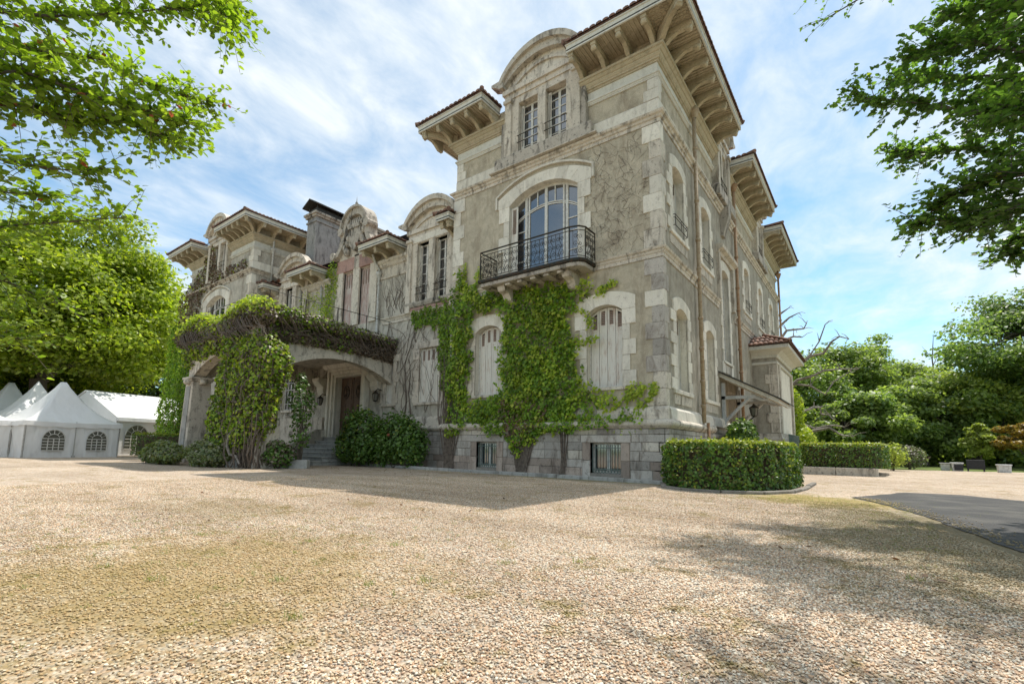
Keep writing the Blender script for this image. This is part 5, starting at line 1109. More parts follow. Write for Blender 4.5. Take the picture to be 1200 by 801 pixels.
def wander(u, z, du, dz, n, st=.22, d=.02, wob=1.0):
    out = [(u, z, d)]; a = math.atan2(dz, du)
    for i in range(n): a += random.uniform(-wob, wob)*.6; a = a*.85+math.atan2(dz, du)*.15; u += math.cos(a)*st; z += math.sin(a)*st; out.append((u, z, d+random.uniform(0, .015)))
    return out
iv = empty('climbing_creeper', (-4.6, -.2, 0), 'large green creeper spreading over the front of the nearest tower block below the iron balcony', 'creeper')
iv.location = (0, 0, 0)
ivy_on(iv, FR, IVY_A, 470, 'ivy', .115, .42, clip=(-8.05, -2.7), seed=3); ivy_on(iv, FR, IVY_A, 360, 'ivy', .10, .22, clip=(-2.7, .1), seed=3, cover=.52)
ivy_on(iv, FR, IVY_A, 330, 'ivy_lime', .105, .50, clip=(-8.05, -1.4), seed=7, name='lime_leaves', cover=.52); ivy_on(iv, Fr(0, -.2, (1, 0), (0, -1)), [(-7.7, 2.1), (-7.6, 1.5), (-6.4, 1.4), (-5.2, 1.25), (-4.6, 1.0), (-4.2, 1.3), (-3.2, 1.35), (-1.6, 1.5), (-.4, 1.62), (-.4, 1.8), (-2.6, 2.2)], 330, 'ivy', .10, .22, seed=41, cover=.62); ivy_on(iv, Fr(0, -.2, (1, 0), (0, -1)), [(-5.6, 2.4), (-5.4, 1.6), (-4.9, .9), (-4.5, .8), (-3.9, 1.5), (-3.4, 2.4)], 260, 'ivy_red', .09, .25, seed=43, name='red_leaves', cover=.6)
ivy_on(iv, FM, IVY_AM, 620, 'ivy', .10, .22, clip=(-12, -8.25), seed=3)
ivy_on(iv, FR, IVY_RED, 240, 'ivy_red', .09, .2, seed=11, name='red_leaves', cover=.62)
P = []; Nn = []
for s_ in STREAM:
    for (a, za), (c, zc) in zip(s_, s_[1:]):
        for t in np.linspace(0, 1, 22):
            for k in range(2):
                P.append((a+(c-a)*t+random.gauss(0, .07), -.05-random.random()*.08, za+(zc-za)*t+random.gauss(0, .07))); Nn.append((random.gauss(0, .4), -1, .5+random.gauss(0, .3)))
leaves('streamer_leaves', P, Nn, .095, 'ivy_lime', iv, 'ivy')
stems_on(iv, FR, [[(u, z, .03) for u, z in s_] for s_ in STREAM], .012)
tr = []
for (x0, sp) in ((-4.75, .9), (-4.6, .8), (-3.15, .3), (-7.75, .5)):
    for k in range(26 if sp > .5 else 7):
        a = random.uniform(-1, 1)*sp; tr.append([(x0+random.uniform(-.12, .12), 0.02, .2)]+[(x0+a*t+random.uniform(-.05, .05), .02+2.1*t*random.uniform(.85, 1.1), .2-.08*t) for t in (.25, .5, .75, 1.0)])
stems_on(iv, FR, tr, .028, 'vine_trunks')
tr = []
for k in range(44):
    x0 = random.choice([-7.95, -7.8, -8.0]); a = random.uniform(-.55, .5); tr.append([(x0+random.uniform(-.15, .15), .02, .2)]+[(x0+a*t*1.1, 2.0*t, .2-.05*t) for t in (.3, .6, 1.0)]+[(x0+a*1.2+random.uniform(-.2, .2), 3.0+random.random()*1.5, .05)])
stems_on(iv, FR, tr, .022, 'vine_trunks')
# bare tendrils wandering over the middle walls and the block beside it
tr = [wander(random.uniform(-13.2, -8.3), random.uniform(2, 6), random.uniform(-.6, .6), 1, random.randint(5, 16)) for _ in range(70)]
tr += [wander(random.uniform(-13.0, -8.3), random.uniform(6.6, 7.6), random.uniform(-.6, .6), 1, random.randint(4, 9), .2) for _ in range(70)]
tr += [wander(random.uniform(-22, -17.5), random.uniform(1.6, 5), random.uniform(-.6, .6), 1, random.randint(4, 10)) for _ in range(50)]
bt = empty('bare_creeper', (0, 0, 0), 'leafless tangled creeper stems spread across the recessed middle wall', 'creeper'); stems_on(bt, FM, tr, .011)
big = [wander(-9.0, 1.8, -.15, 1, 17, .25, .03, .35), wander(-11.4, 2.2, .3, 1, 14, .26, .03, .5), wander(-11.0, 2.0, -.3, 1, 10, .26, .03, .5)]; stems_on(bt, FM, big, .03, 'thick_stems')
tr = [wander(random.uniform(-2.4, -.35), random.uniform(6.7, 10.3), random.uniform(-1, 1), random.uniform(-1, 1), random.randint(2, 5), .12, .008, 1.2) for _ in range(230)]
bt2 = empty('bare_creeper', (0, 0, 0), 'fine dead tendril marks clinging to the stucco right of the balcony window', 'creeper'); stems_on(bt2, FR, tr, .004)
il = empty('climbing_creeper', (0, 0, 0), 'creeper over the far left block, green low down and rusty brown around its arched window', 'creeper')
ivy_on(il, FLf, GRN_L, 260, 'ivy', .15, .5, seed=21); ivy_on(il, FLf, GRN_L, 60, 'ivy_red', .13, .5, seed=23, cover=.4, name='red_leaves')
ivy_on(il, FLf, RED_L, 200, 'ivy_red', .12, .25, seed=22, name='red_leaves', cover=.7); ivy_on(il, FLf, RED_L, 80, 'ivy_lime', .11, .25, seed=25, name='lime_leaves', cover=.42); ivy_on(il, FLf, RED_L2, 130, 'ivy_red', .11, .2, seed=27, name='red_leaves', cover=.6)
im = empty('climbing_creeper', (0, 0, 0), 'light green creeper hanging beside the crested gable above the porch terrace', 'creeper')
ivy_on(im, FM, GRN_M, 260, 'ivy_lime', .10, .3, seed=31); ivy_on(im, FM, GRN_M2, 150, 'ivy_lime', .10, .6, seed=32, cover=.6); ivy_on(im, FM, GRN_M, 120, 'ivy', .10, .3, seed=33)
# porch creeper: a heap on the terrace edge, a mass round the right pillar
def cloud(cx, cy, cz, rx, ry, rz, n, shell=.5):
    d = rng.normal(size=(n, 3)); d /= np.linalg.norm(d, axis=1)[:, None]; r = shell+(1-shell)*rng.random(n)**.6
    lump = .8+.35*vnoise(np.arctan2(d[:, 1], d[:, 0])*3, d[:, 2]*3, 1.3, int(abs(cx*10+cz*7)) % 50)
    P = np.array([cx, cy, cz])+d*(r*lump)[:, None]*np.array([rx, ry, rz]); return P, d
def heap(parent, specs, mat, size, name='creeper_leaves', shape='ivy', shell=.5, up=.5):
    Ps, Ns = [], []
    for s in specs: P, d = cloud(*s, shell=shell); Ps.append(P); Ns.append(d)
    P = np.concatenate(Ps); N = np.concatenate(Ns)+np.array([0, 0, up])+rng.normal(size=P.shape)*.6; k = P[:, 2] > .02; P = P[k]; N = N[k]
    return leaves(name, P, N, size*rng.uniform(.6, 1.3, len(P)), mat, parent, shape)
ip = empty('porch_creeper', (0, 0, 0), 'huge tangled creeper smothering the porch edge and right pillar, brown stems with green leaves', 'creeper')
edge_f = [(PX0-.1+6.6*t, PY0-.15, 5.25+.25*math.sin(t*9), .75, .45, .42+.18*math.sin(t*3.1), 420) for t in np.linspace(0, 1, 13)]
edge_r = [(PX1+.02, PY0+5.6*t, 5.5-.15*t, .42, .5, .42-.12*t, 300) for t in np.linspace(0, 1, 12)]
heap(ip, [(*e[:6], 750) for e in edge_f]+[(*e[:6], 620) for e in edge_r], 'ivy_dead', .085, 'dry_leaves')
heap(ip, [(e[0], e[1], e[2]+.22, *e[3:6], 430) for e in edge_f], 'ivy_lime', .11, 'lime_leaves'); heap(ip, [(*e[:6], 330-20*i) for i, e in enumerate(edge_r)], 'ivy', .10); heap(ip, [(*e[:6], max(10, 170-18*i)) for i, e in enumerate(edge_r)], 'ivy_lime', .10, 'lime_leaves')
heap(ip, [(PX1+.06, PY0+.3+5.2*t, 4.82+.10*math.sin(t*3.1), .16, .45, .38, 750) for t in np.linspace(0, 1, 14)], 'ivy_dead', .08, 'dry_leaves'); heap(ip, [(PX1+.08, PY0+.3+3.2*t, 4.9, .14, .4, .4, 130) for t in np.linspace(0, 1, 7)], 'ivy', .10)
mass = [(-12.75, -4.85, 3.9, 1.2, .75, 1.0, 1900), (-12.6, -4.85, 2.9, .95, .7, 1.0, 1700), (-12.65, -4.9, 1.9, .85, .65, .9, 1500), (-12.95, -5.0, 1.1, .8, .55, .7, 900), (-14.3, -4.95, 4.4, 1.1, .6, .6, 1200), (-15.8, -4.95, 4.75, 1.0, .5, .5, 800), (-13.5, -5.0, 3.2, .6, .5, 1.2, 700), (-17.4, -4.9, 4.7, 1.2, .55, .55, 1000), (-18.7, -4.8, 4.5, .7, .5, .6, 600), (-14.6, -4.95, 3.2, 1.0, .5, 1.2, 1500), (-15.0, -5.0, 1.9, 1.0, .5, 1.2, 1500), (-14.6, -5.1, .8, 1.1, .5, .8, 1200), (-13.2, -5.1, 2.2, .8, .5, 1.4, 1200), (-12.2, -4.7, 3.6, .7, .6, .9, 900)]
heap(ip, [(*e[:6], int(e[6]*.75)) for e in mass], 'ivy', .12); heap(ip, [(*e[:6], int(e[6]*.45)) for e in mass], 'ivy_lime', .12, 'lime_leaves', shell=.8); heap(ip, [(*e[:6], int(e[6]*.75)) for e in mass], 'ivy_dead', .10, 'dry_leaves', shell=.5)
b = MB()
for k in range(110):
    x, y = -12.75+random.gauss(0, .28), -4.95+random.gauss(0, .2); pts = [(x, y, 0)]
    for i in range(9): x += random.gauss(0, .12); y += random.gauss(0, .06); pts.append((x, y-.1, .45*(i+1)))
    b.tube(pts, .022, 4, .008, cap=False)
for k in range(60):
    t = random.random(); x = PX1+.15+random.uniform(-.1, .25); y = PY0+5.4*t; b.tube([(x, y, 5.5), (x+.1, y+.2, 5.2), (x+random.uniform(-.1, .1), y+.45, 4.95+random.uniform(-.2, .2)), (x, y+.9, 4.9+random.uniform(-.2, .2))], .012, 4, cap=False)
for k in range(90):
    t = random.random(); x = PX0+6.5*t; y = PY0-.4-random.random()*.25; b.tube([(x, y+.3, 5.6), (x+.2, y, 5.2), (x+.5, y, 4.9), (x+.9, y+.1, 4.6+random.uniform(-.2, .3))], .012, 4, cap=False)
tag(b.build('creeper_stems', 'vine_wood', ip), kind='stuff')
b = MB(); b.tube([(-13.4, -5.5, .75), (-13.25, -5.45, .45), (-12.9, -5.4, .42), (-12.6, -5.4, .15)], .05, 6, .03); b.tube([(-13.4, -5.5, .72), (-13.45, -5.45, 1.1), (-13.2, -5.3, 1.6)], .045, 6, .03); b.tube([(-12.9, -5.4, .42), (-13.2, -5.4, .05)], .035, 6); b.build('thick_stem', 'bark_grey', ip)
tag(heap(None, [(1.15, 18.6, 1.2, .7, .8, 1.5, 1500), (.9, 18.9, 3.0, .6, .6, 1.6, 1500), (1.6, 17.7, 1.4, .5, .6, .8, 700)], 'ivy_lime', .13, 'wall_creeper', up=.3), 'bright green creeper climbing behind the tiled side bay', 'creeper', kind='stuff')
if 'kind' in bpy.data.objects['wall_creeper']: del bpy.data.objects['wall_creeper']['kind']
# ------------------------------------------------------------------ shrubs
def shrub(name, label, loc, specs, mats, size, stems=8, group=None, shape='oval', h=None, shell=.45, cat='shrub'):
    r = empty(name, loc, label, cat, group)
    for m_, fr_ in mats: o = heap(r, [(*s[:6], int(s[6]*fr_)) for s in specs], m_, size, 'foliage', shape, shell); 
    b = MB(); top = max(s[2] for s in specs)
    for k in range(stems):
        s = random.choice(specs); a = random.uniform(0, 6.28); b.tube([(random.gauss(0, .06), random.gauss(0, .06), -.03), (s[0]*.5+random.gauss(0, .08), s[1]*.5+random.gauss(0, .08), s[2]*.5), (s[0]+math.cos(a)*s[3]*.4, s[1]+math.sin(a)*s[4]*.4, s[2]+s[5]*.4)], .025, 5, .008, cap=False)
    b.build('stems', 'bark', r); return r
shrub('camellia_bush', 'rounded dark green camellia bush right of the front steps', (-12.35, -.75, 0), [(0, 0, 1.3, 1.0, .8, 1.15, 2600), (-.5, -.2, .8, .7, .6, .75, 1200), (.3, -.1, .8, .8, .6, .75, 1100)], [('camellia', 1), ('hedge_top', .10)], .13)
shrub('camellia_bush', 'wider glossy camellia bush with one red bloom at the foot of the tower creeper', (-10.5, -.45, 0), [(0, 0, 1.15, 1.05, .8, 1.1, 2900), (.9, 0, .95, .75, .6, .9, 1500), (-.8, -.1, .8, .7, .6, .8, 1100)], [('camellia', 1), ('hedge_top', .03)], .13)
b = MB(); b.ball((-9.95, -1.3, 1.25), .055, 8, 5); me = b.mesh('bloom'); o = link('bloom', me, 'myrtle_tip', bpy.data.objects['camellia_bush.001']); o.location = (10.5, .45, 0)
shrub('thin_shrub', 'sparse dark-stemmed shrub standing between the creeper pillar and the steps', (-11.9, -3.7, 0), [(0, 0, 2.3, .55, .5, .8, 500), (.1, 0, 1.3, .45, .4, .7, 220), (-.2, 0, 3.1, .35, .3, .4, 150)], [('camellia', 1)], .11, 14)
shrub('side_door_bush', 'small glossy bush beside the side door below the canopy', (.85, 5.3, 0), [(0, 0, 1.25, .55, .8, .75, 2200), (0, .3, .7, .5, .7, .6, 900)], [('camellia', 1), ('ivy', .4)], .11)
shrub('lavender_bush', 'low grey-green bush with pale flower spikes before the free-standing pillar', (-17.2, -6.1, 0), [(0, 0, .45, 1.5, .55, .45, 3000), (-1.3, .1, .35, .9, .5, .4, 1500)], [('lavender', 1), ('grass', .5)], .12, 20, shape='quad')
shrub('lavender_bush', 'low green bush at the left end of the planter blocks', (-14.6, -5.75, 0), [(0, 0, .45, 1.0, .5, .5, 2600), (.6, .2, .4, .6, .5, .4, 900)], [('lavender', 1), ('grass', .3)], .11, 14, shape='quad')
shrub('planter_bush', 'dark shrubby undergrowth inside the planter behind the stone blocks', (-12.4, -4.3, 0), [(0, 0, .5, 1.0, .6, .5, 1600)], [('camellia', 1), ('ivy_dead', .5)], .11, 8)
def box_hedge(name, label, outline, z0, z1, dens, group=None, ex=.06, flower=0):
    c = (sum(p[0] for p in outline)/len(outline), sum(p[1] for p in outline)/len(outline)); r = empty(name, (c[0], c[1], 0), label, 'hedge', group)
    core = MB(); sc_ = lambda p, k: (c[0]+(p[0]-c[0])*k-c[0], c[1]+(p[1]-c[1])*k-c[1])
    core.prism([(*sc_(p, .90), z0) for p in outline], [(*sc_(p, .90), z1-.12) for p in outline]); core.build('hedge_core', 'soil', r)
    P, Nn = [], []; n = len(outline)
    for i in range(n):
        a = np.array(outline[i]); e = np.array(outline[(i+1) % n]); L = np.linalg.norm(e-a); t = (e-a)/L; nn = np.array([t[1], -t[0]]); N = int(L*(z1-z0)*dens)
        u = rng.random(N)*L; z = z0+(z1-z0)*rng.random(N); lump = (vnoise(u, z, 3.5, i+3)-.5)*.20+(vnoise(u, z, 9, i+13)-.5)*.10; d = ex+lump-abs(rng.normal(size=N))*.07; d -= np.clip((z-(z1-.1))*1.2, 0, .1)
        P.append(np.stack([a[0]+t[0]*u+nn[0]*d-c[0], a[1]+t[1]*u+nn[1]*d-c[1], z], 1)); Nn.append(np.tile([nn[0], nn[1], .35], (N, 1)))
    P = np.concatenate(P); Nn = np.concatenate(Nn)+rng.normal(size=P.shape)*.6
    leaves('hedge_leaves', P, Nn, .075*rng.uniform(.6, 1.3, len(P)), 'hedge', r, 'oval')
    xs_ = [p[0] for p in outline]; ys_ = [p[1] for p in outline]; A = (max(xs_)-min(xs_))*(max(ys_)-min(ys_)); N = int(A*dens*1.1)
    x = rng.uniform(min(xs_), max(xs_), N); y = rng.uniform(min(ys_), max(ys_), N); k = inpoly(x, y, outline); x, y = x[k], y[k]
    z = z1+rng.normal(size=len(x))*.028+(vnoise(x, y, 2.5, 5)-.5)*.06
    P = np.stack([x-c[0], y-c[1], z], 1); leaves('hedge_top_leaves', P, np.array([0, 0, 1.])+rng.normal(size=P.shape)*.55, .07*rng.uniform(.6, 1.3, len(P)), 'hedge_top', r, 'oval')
    Ps, Ns = [], []
    for k_ in range(70):
        i = random.randrange(n); a = np.array(outline[i]); e = np.array(outline[(i+1) % n]); q = a+(e-a)*random.random(); top_ = random.random() < .6
        if top_: q = np.array(c)+(q-np.array(c))*random.random()**.5
        for j_ in range(7): Ps.append((q[0]-c[0]+random.gauss(0, .02)+(0 if top_ else (q[0]-c[0])/abs(np.hypot(*(q-np.array(c))))*(.04+.02*j_)), q[1]-c[1]+random.gauss(0, .02)+(0 if top_ else (q[1]-c[1])/abs(np.hypot(*(q-np.array(c))))*(.04+.02*j_)), (z1+.02*j_) if top_ else z0+(z1-z0)*random.random())); Ns.append((random.gauss(0, 1), random.gauss(0, 1), .6))
    leaves('stray_shoots', Ps, Ns, .065, 'hedge_top', r, 'oval')
    return r
def rounded(pts, k=5):
    out = []; n = len(pts)
    for i in range(n):
        a, b_, c = Vector(pts[i-1]), Vector(pts[i]), Vector(pts[(i+1) % n]); p = b_+(a-b_).normalized()*min(.6, (a-b_).length*.4); q = b_+(c-b_).normalized()*min(.6, (c-b_).length*.4)
        for j in range(k+1): t = j/k; v = p*(1-t)**2+b_*2*t*(1-t)+q*t*t; out.append((v.x, v.y))
    return out
box_hedge('clipped_hedge', 'nearer clipped hedge block with rounded corners hugging the front corner of the mansion', rounded([(.18, -.85), (.95, -2.2), (2.15, -2.2), (2.85, -.9), (2.85, 2.4), (1.0, 2.8), (.5, .3)]), .02, 1.04, 900)
box_hedge('clipped_hedge', 'farther clipped hedge with bright green top on a low stone planter past the side door', rounded([(2.0, 10.1), (4.75, 10.3), (4.9, 15.5), (2.2, 15.5)]), .28, 1.22, 620)
for a, e in (((1.9, 9.95), (3.2, 9.98)), ((3.22, 9.98), (4.55, 10.05))):
    o = MB(); o.prism([(a[0], a[1], -.03), (e[0], e[1], -.03), (e[0], e[1]+.35, -.03), (a[0], a[1]+.35, -.03)], [(a[0], a[1], .30), (e[0], e[1], .30), (e[0], e[1]+.35, .30), (a[0], a[1]+.35, .30)])
    tag(o.build('planter_wall', 'limestone_worn', None, bevel=.02), 'left length of low stone edging below the farther hedge' if a[0] < 2 else 'right length of low stone edging below the farther hedge', 'edging stone', 'edging stones under the farther hedge')
box_hedge('clipped_hedge', 'small dark hedge block beside the white marquee', rounded([(-31.6, -3.2), (-30.2, -3.4), (-29.2, .2), (-30.8, .4)]), 0, 1.3, 260)
# ------------------------------------------------------------------ trees
def limb(b, p, q, r0, r1, n=6, wob=.1, seg=5, up=0):
    p = Vector(p); q = Vector(q); L = (q-p).length; pts = []
    for i in range(seg+1):
        t = i/seg; v = p.lerp(q, t)+Vector((random.gauss(0, wob), random.gauss(0, wob), random.gauss(0, wob)))*L*.3*math.sin(t*math.pi); v.z += up*math.sin(t*math.pi)*L; pts.append(v)
    b.tube(pts, r0, n, r1, cap=False); return pts
def tree(name, label, base, h, crown, nclump, per, lsize, mats, tr=.3, group=None, fork=.3, flat=.7, low=-.6, bark='bark', crad=.24):
    """tapered trunk, limbs running to leaf clumps spread through an uneven crown"""
    r = empty(name, base, label, 'tree', group); cz, rx, ry, rz = crown; cl = []
    while len(cl) < nclump:
        d = rng.normal(size=3); d /= np.linalg.norm(d)
        if d[2] < low: continue
        k = rng.uniform(.35, 1.0)**.6*(1+.16*math.sin(d[0]*5+d[1]*4+h)); cl.append((d[0]*rx*k, d[1]*ry*k, cz+d[2]*rz*k))
    b = MB(); fz = h*fork; b.tube([(0, 0, -.1), (.05*tr, 0, fz*.5), (random.gauss(0, tr*.4), random.gauss(0, tr*.4), fz)], [tr*1.35, tr*1.0, tr*.85], 10)
    main = []
    for k in range(7):
        a = k*2*math.pi/7+random.uniform(-.3, .3); q = (math.cos(a)*rx*.42, math.sin(a)*ry*.42, cz+random.uniform(-.3, .45)*rz); main.append(Vector(q)); limb(b, (0, 0, fz-.1), q, tr*.55, tr*.2, 7, .12, 6, .06)
    main.append(Vector((0, 0, cz+rz*.3))); limb(b, (0, 0, fz-.1), main[-1], tr*.6, tr*.2, 7, .06)
    for c in cl[:int(nclump*.75)]:
        m_ = min(main, key=lambda v: (v-Vector(c)).length); limb(b, m_, c, tr*.16, tr*.04, 4, .12, 4, .04)
    b.build('trunk_and_limbs', bark, r)
    cr = crad*min(rx, rz)*1.0; per_m = [per*f for _, f in mats]
    for (m_, f) in mats:
        P, N = [], []
        for c in cl:
            s = cr*random.uniform(.7, 1.45); n = int(per*f*s/cr); d = rng.normal(size=(n, 3)); d /= np.linalg.norm(d, axis=1)[:, None]; d *= (rng.random(n)**.45)[:, None]
            P.append(np.array(c)+d*np.array([s*1.25, s*1.25, s*flat])); N.append(d*.6+np.array([0, 0, .8]))
        P = np.concatenate(P); N = np.concatenate(N)+rng.normal(size=P.shape)*.55; leaves('crown', P, N, lsize*rng.uniform(.6, 1.35, len(P)), m_, r, 'quad')
    return r
tree('plane_tree', 'big spreading light green tree rising behind the white tents', (-46, -5.2, -.1), 18.5, (10.6, 8.6, 8.6, 8.0), 190, 560, .34, [('plane', .8), ('tree_b', .25)], .6, fork=.3, low=-.75, flat=.6)
tree('leafy_tree', 'tree behind the left tents at the frame edge', (-50, -14, -.1), 15, (8, 7, 7, 6.5), 110, 420, .36, [('plane', 1)], .4, 'trees behind the tents')
tree('leafy_tree', 'darker tree standing behind the marquee and the far left block', (-58, 7, -.1), 15, (8.0, 8, 8, 7), 110, 420, .4, [('tree_c', 1)], .4, 'trees behind the tents')
tree('leafy_tree', 'dark-leaved tree filling the gap behind the pointed tents', (-60, -6, -.1), 13, (6.5, 8, 8, 6), 100, 420, .42, [('tree_c', 1)], .4, 'trees behind the tents', fork=.2, low=-.9)
kinds = [('bushy light green tree left of the group behind the bare branches', 1.0, 42, 11.0, 5.0, 'tree_a', .5), ('taller green tree behind the bare branches right of the side bay', 4.0, 47, 12.2, 5.0, 'tree_a', .5),
 ('mid green tree with loose top in the middle of the right-hand woodland', 7.8, 52, 9.6, 4.4, 'tree_b', .5), ('yellowish green rounded tree right of the thin dead top', 11.2, 55, 9.8, 4.4, 'tree_b', .5), ('dark green small tree in the woodland gap left of the great right tree', 14.2, 60, 9.8, 4.4, 'tree_c', .5),
 ('low bushy tree above the farther hedge', 3.4, 34, 6.2, 3.6, 'tree_a', .2), ('low bright tree at the edge of the gravel', 7.6, 38, 7.0, 3.8, 'tree_a', .2), ('drooping light green tree at the gravel edge', 10.8, 40, 7.5, 3.8, 'tree_b', .2)]
for lb, x, y, h, r_, mt, lo in kinds:
    tree('woodland_tree', lb, (x, y, -.02), h, (h-r_*.95, r_, r_, r_*.95 if lo > .3 else h*.48), 80, 330, .30, [(mt, .8), ('tree_c', .25)], .25, 'trees beyond the gravel', fork=.25, low=-.95)
tree('great_tree', 'largest round-headed tree at the right edge with drooping dark green branches', (17.4, 42, -.02), 14.8, (8.6, 7.8, 8.2, 5.8), 150, 330, .30, [('tree_c', .8), ('tree_a', .3)], .5, 'trees beyond the gravel', fork=.22, low=-.6, flat=.5)
tree('woodland_tree', 'dark tree under the great right tree', (16, 50, -.02), 8, (4.4, 6, 4, 4), 70, 330, .32, [('tree_c', 1)], .25, 'trees beyond the gravel', low=-.95)
tree('golden_tree', 'small golden-orange leaved tree under the great tree at the right edge', (12.1, 30.5, -.02), 2.9, (1.7, 1.7, 1.7, 1.1), 46, 170, .17, [('tree_gold', 1)], .1, fork=.3)
tree('sapling', 'pale layered sapling behind the dark board', (10.0, 31, -.02), 3.0, (1.5, .9, .9, 1.4), 40, 110, .2, [('tree_b', 1)], .05, fork=.3, flat=.7)
shrub('grey_shrub', 'pale grey-leaved shrub beyond the end of the farther hedge', (6.1, 24.5, 0), [(0, 0, .7, .9, .8, .7, 1300)], [('lavender', .8), ('ivy_dead', .4)], .12, 8)
shrub('pale_shrub', 'light green wispy shrub right behind the farther hedge', (5.2, 19.5, 0), [(0, 0, .8, .7, .7, .7, 800)], [('tree_b', 1)], .12, 8)
# undergrowth under the wood: nobody could count it
P = []
for (x0, x1, y0, y1, hh, n) in ((-3, 26, 44, 62, 4.2, 26000), (0, 22, 62, 75, 7.5, 16000), (-75, -50, -26, 14, 5.5, 26000)):
    x = rng.uniform(x0, x1, n); y = rng.uniform(y0, y1, n); P.append(np.stack([x, y, rng.random(n)*hh*(.55+.6*vnoise(x, y, .35, 8))], 1))
P = np.concatenate(P); tag(leaves('undergrowth', P, rng.normal(size=P.shape)+[0, 0, .8], .42, 'tree_a', None, 'quad'), 'dense undergrowth below the trees', 'undergrowth', kind='stuff')
# bare branches beyond the bay
bt = empty('bare_tree', (-.6, 24.0, 0), 'gnarled tree with leafless grey branches reaching out beyond the tiled side bay', 'tree'); off = Vector(bt.location); b = MB()
b.tube([Vector(p)-off for p in ((-1.2, 24.2, -.1), (-1.3, 24.2, 3), (-1.0, 24.2, 6), (-.8, 24.1, 9), (-.6, 24, 11))], [.38, .3, .24, .15, .06], 8)
for br in BARE:
    pts = [Vector(p)-off for p in br]; pts[0] = pts[0]+Vector((-.5, 0, -.3)); n = len(pts); b.tube(pts, [.12*(1-.75*i/(n-1)) for i in range(n)], 6)
    st = Vector((-1.1, 24.2, max(1.5, br[0][2]-1)))-off; b.tube([st, pts[0]], [.17, .15], 6)
    for i in range(2, n):
        for k in range(2): q = pts[i]+Vector((random.uniform(-.5, .7), random.uniform(-.5, .5), random.uniform(-.3, .7))); b.tube([pts[i], pts[i].lerp(q, .5)+Vector((0, 0, .08)), q], .028, 4, .01, cap=False)
b.build('bare_branches', 'bark_grey', bt)
# dead thin top
dt = empty('dead_top', (9.6, 50, 0), 'thin leafless dead treetop poking above the woodland', 'tree'); b = MB(); b.tube([(0, 0, 0), (.1, 0, 6), (0, 0, 10.2), (.25, 0, 12.6)], [.14, .1, .06, .02], 5); b.tube([(0, 0, 10.3), (-.7, 0, 11.6)], .04, 4, .01); b.tube([(.05, 0, 9.6), (.6, 0, 11)], .04, 4, .01); b.build('dead_trunk', 'bark_grey', dt)
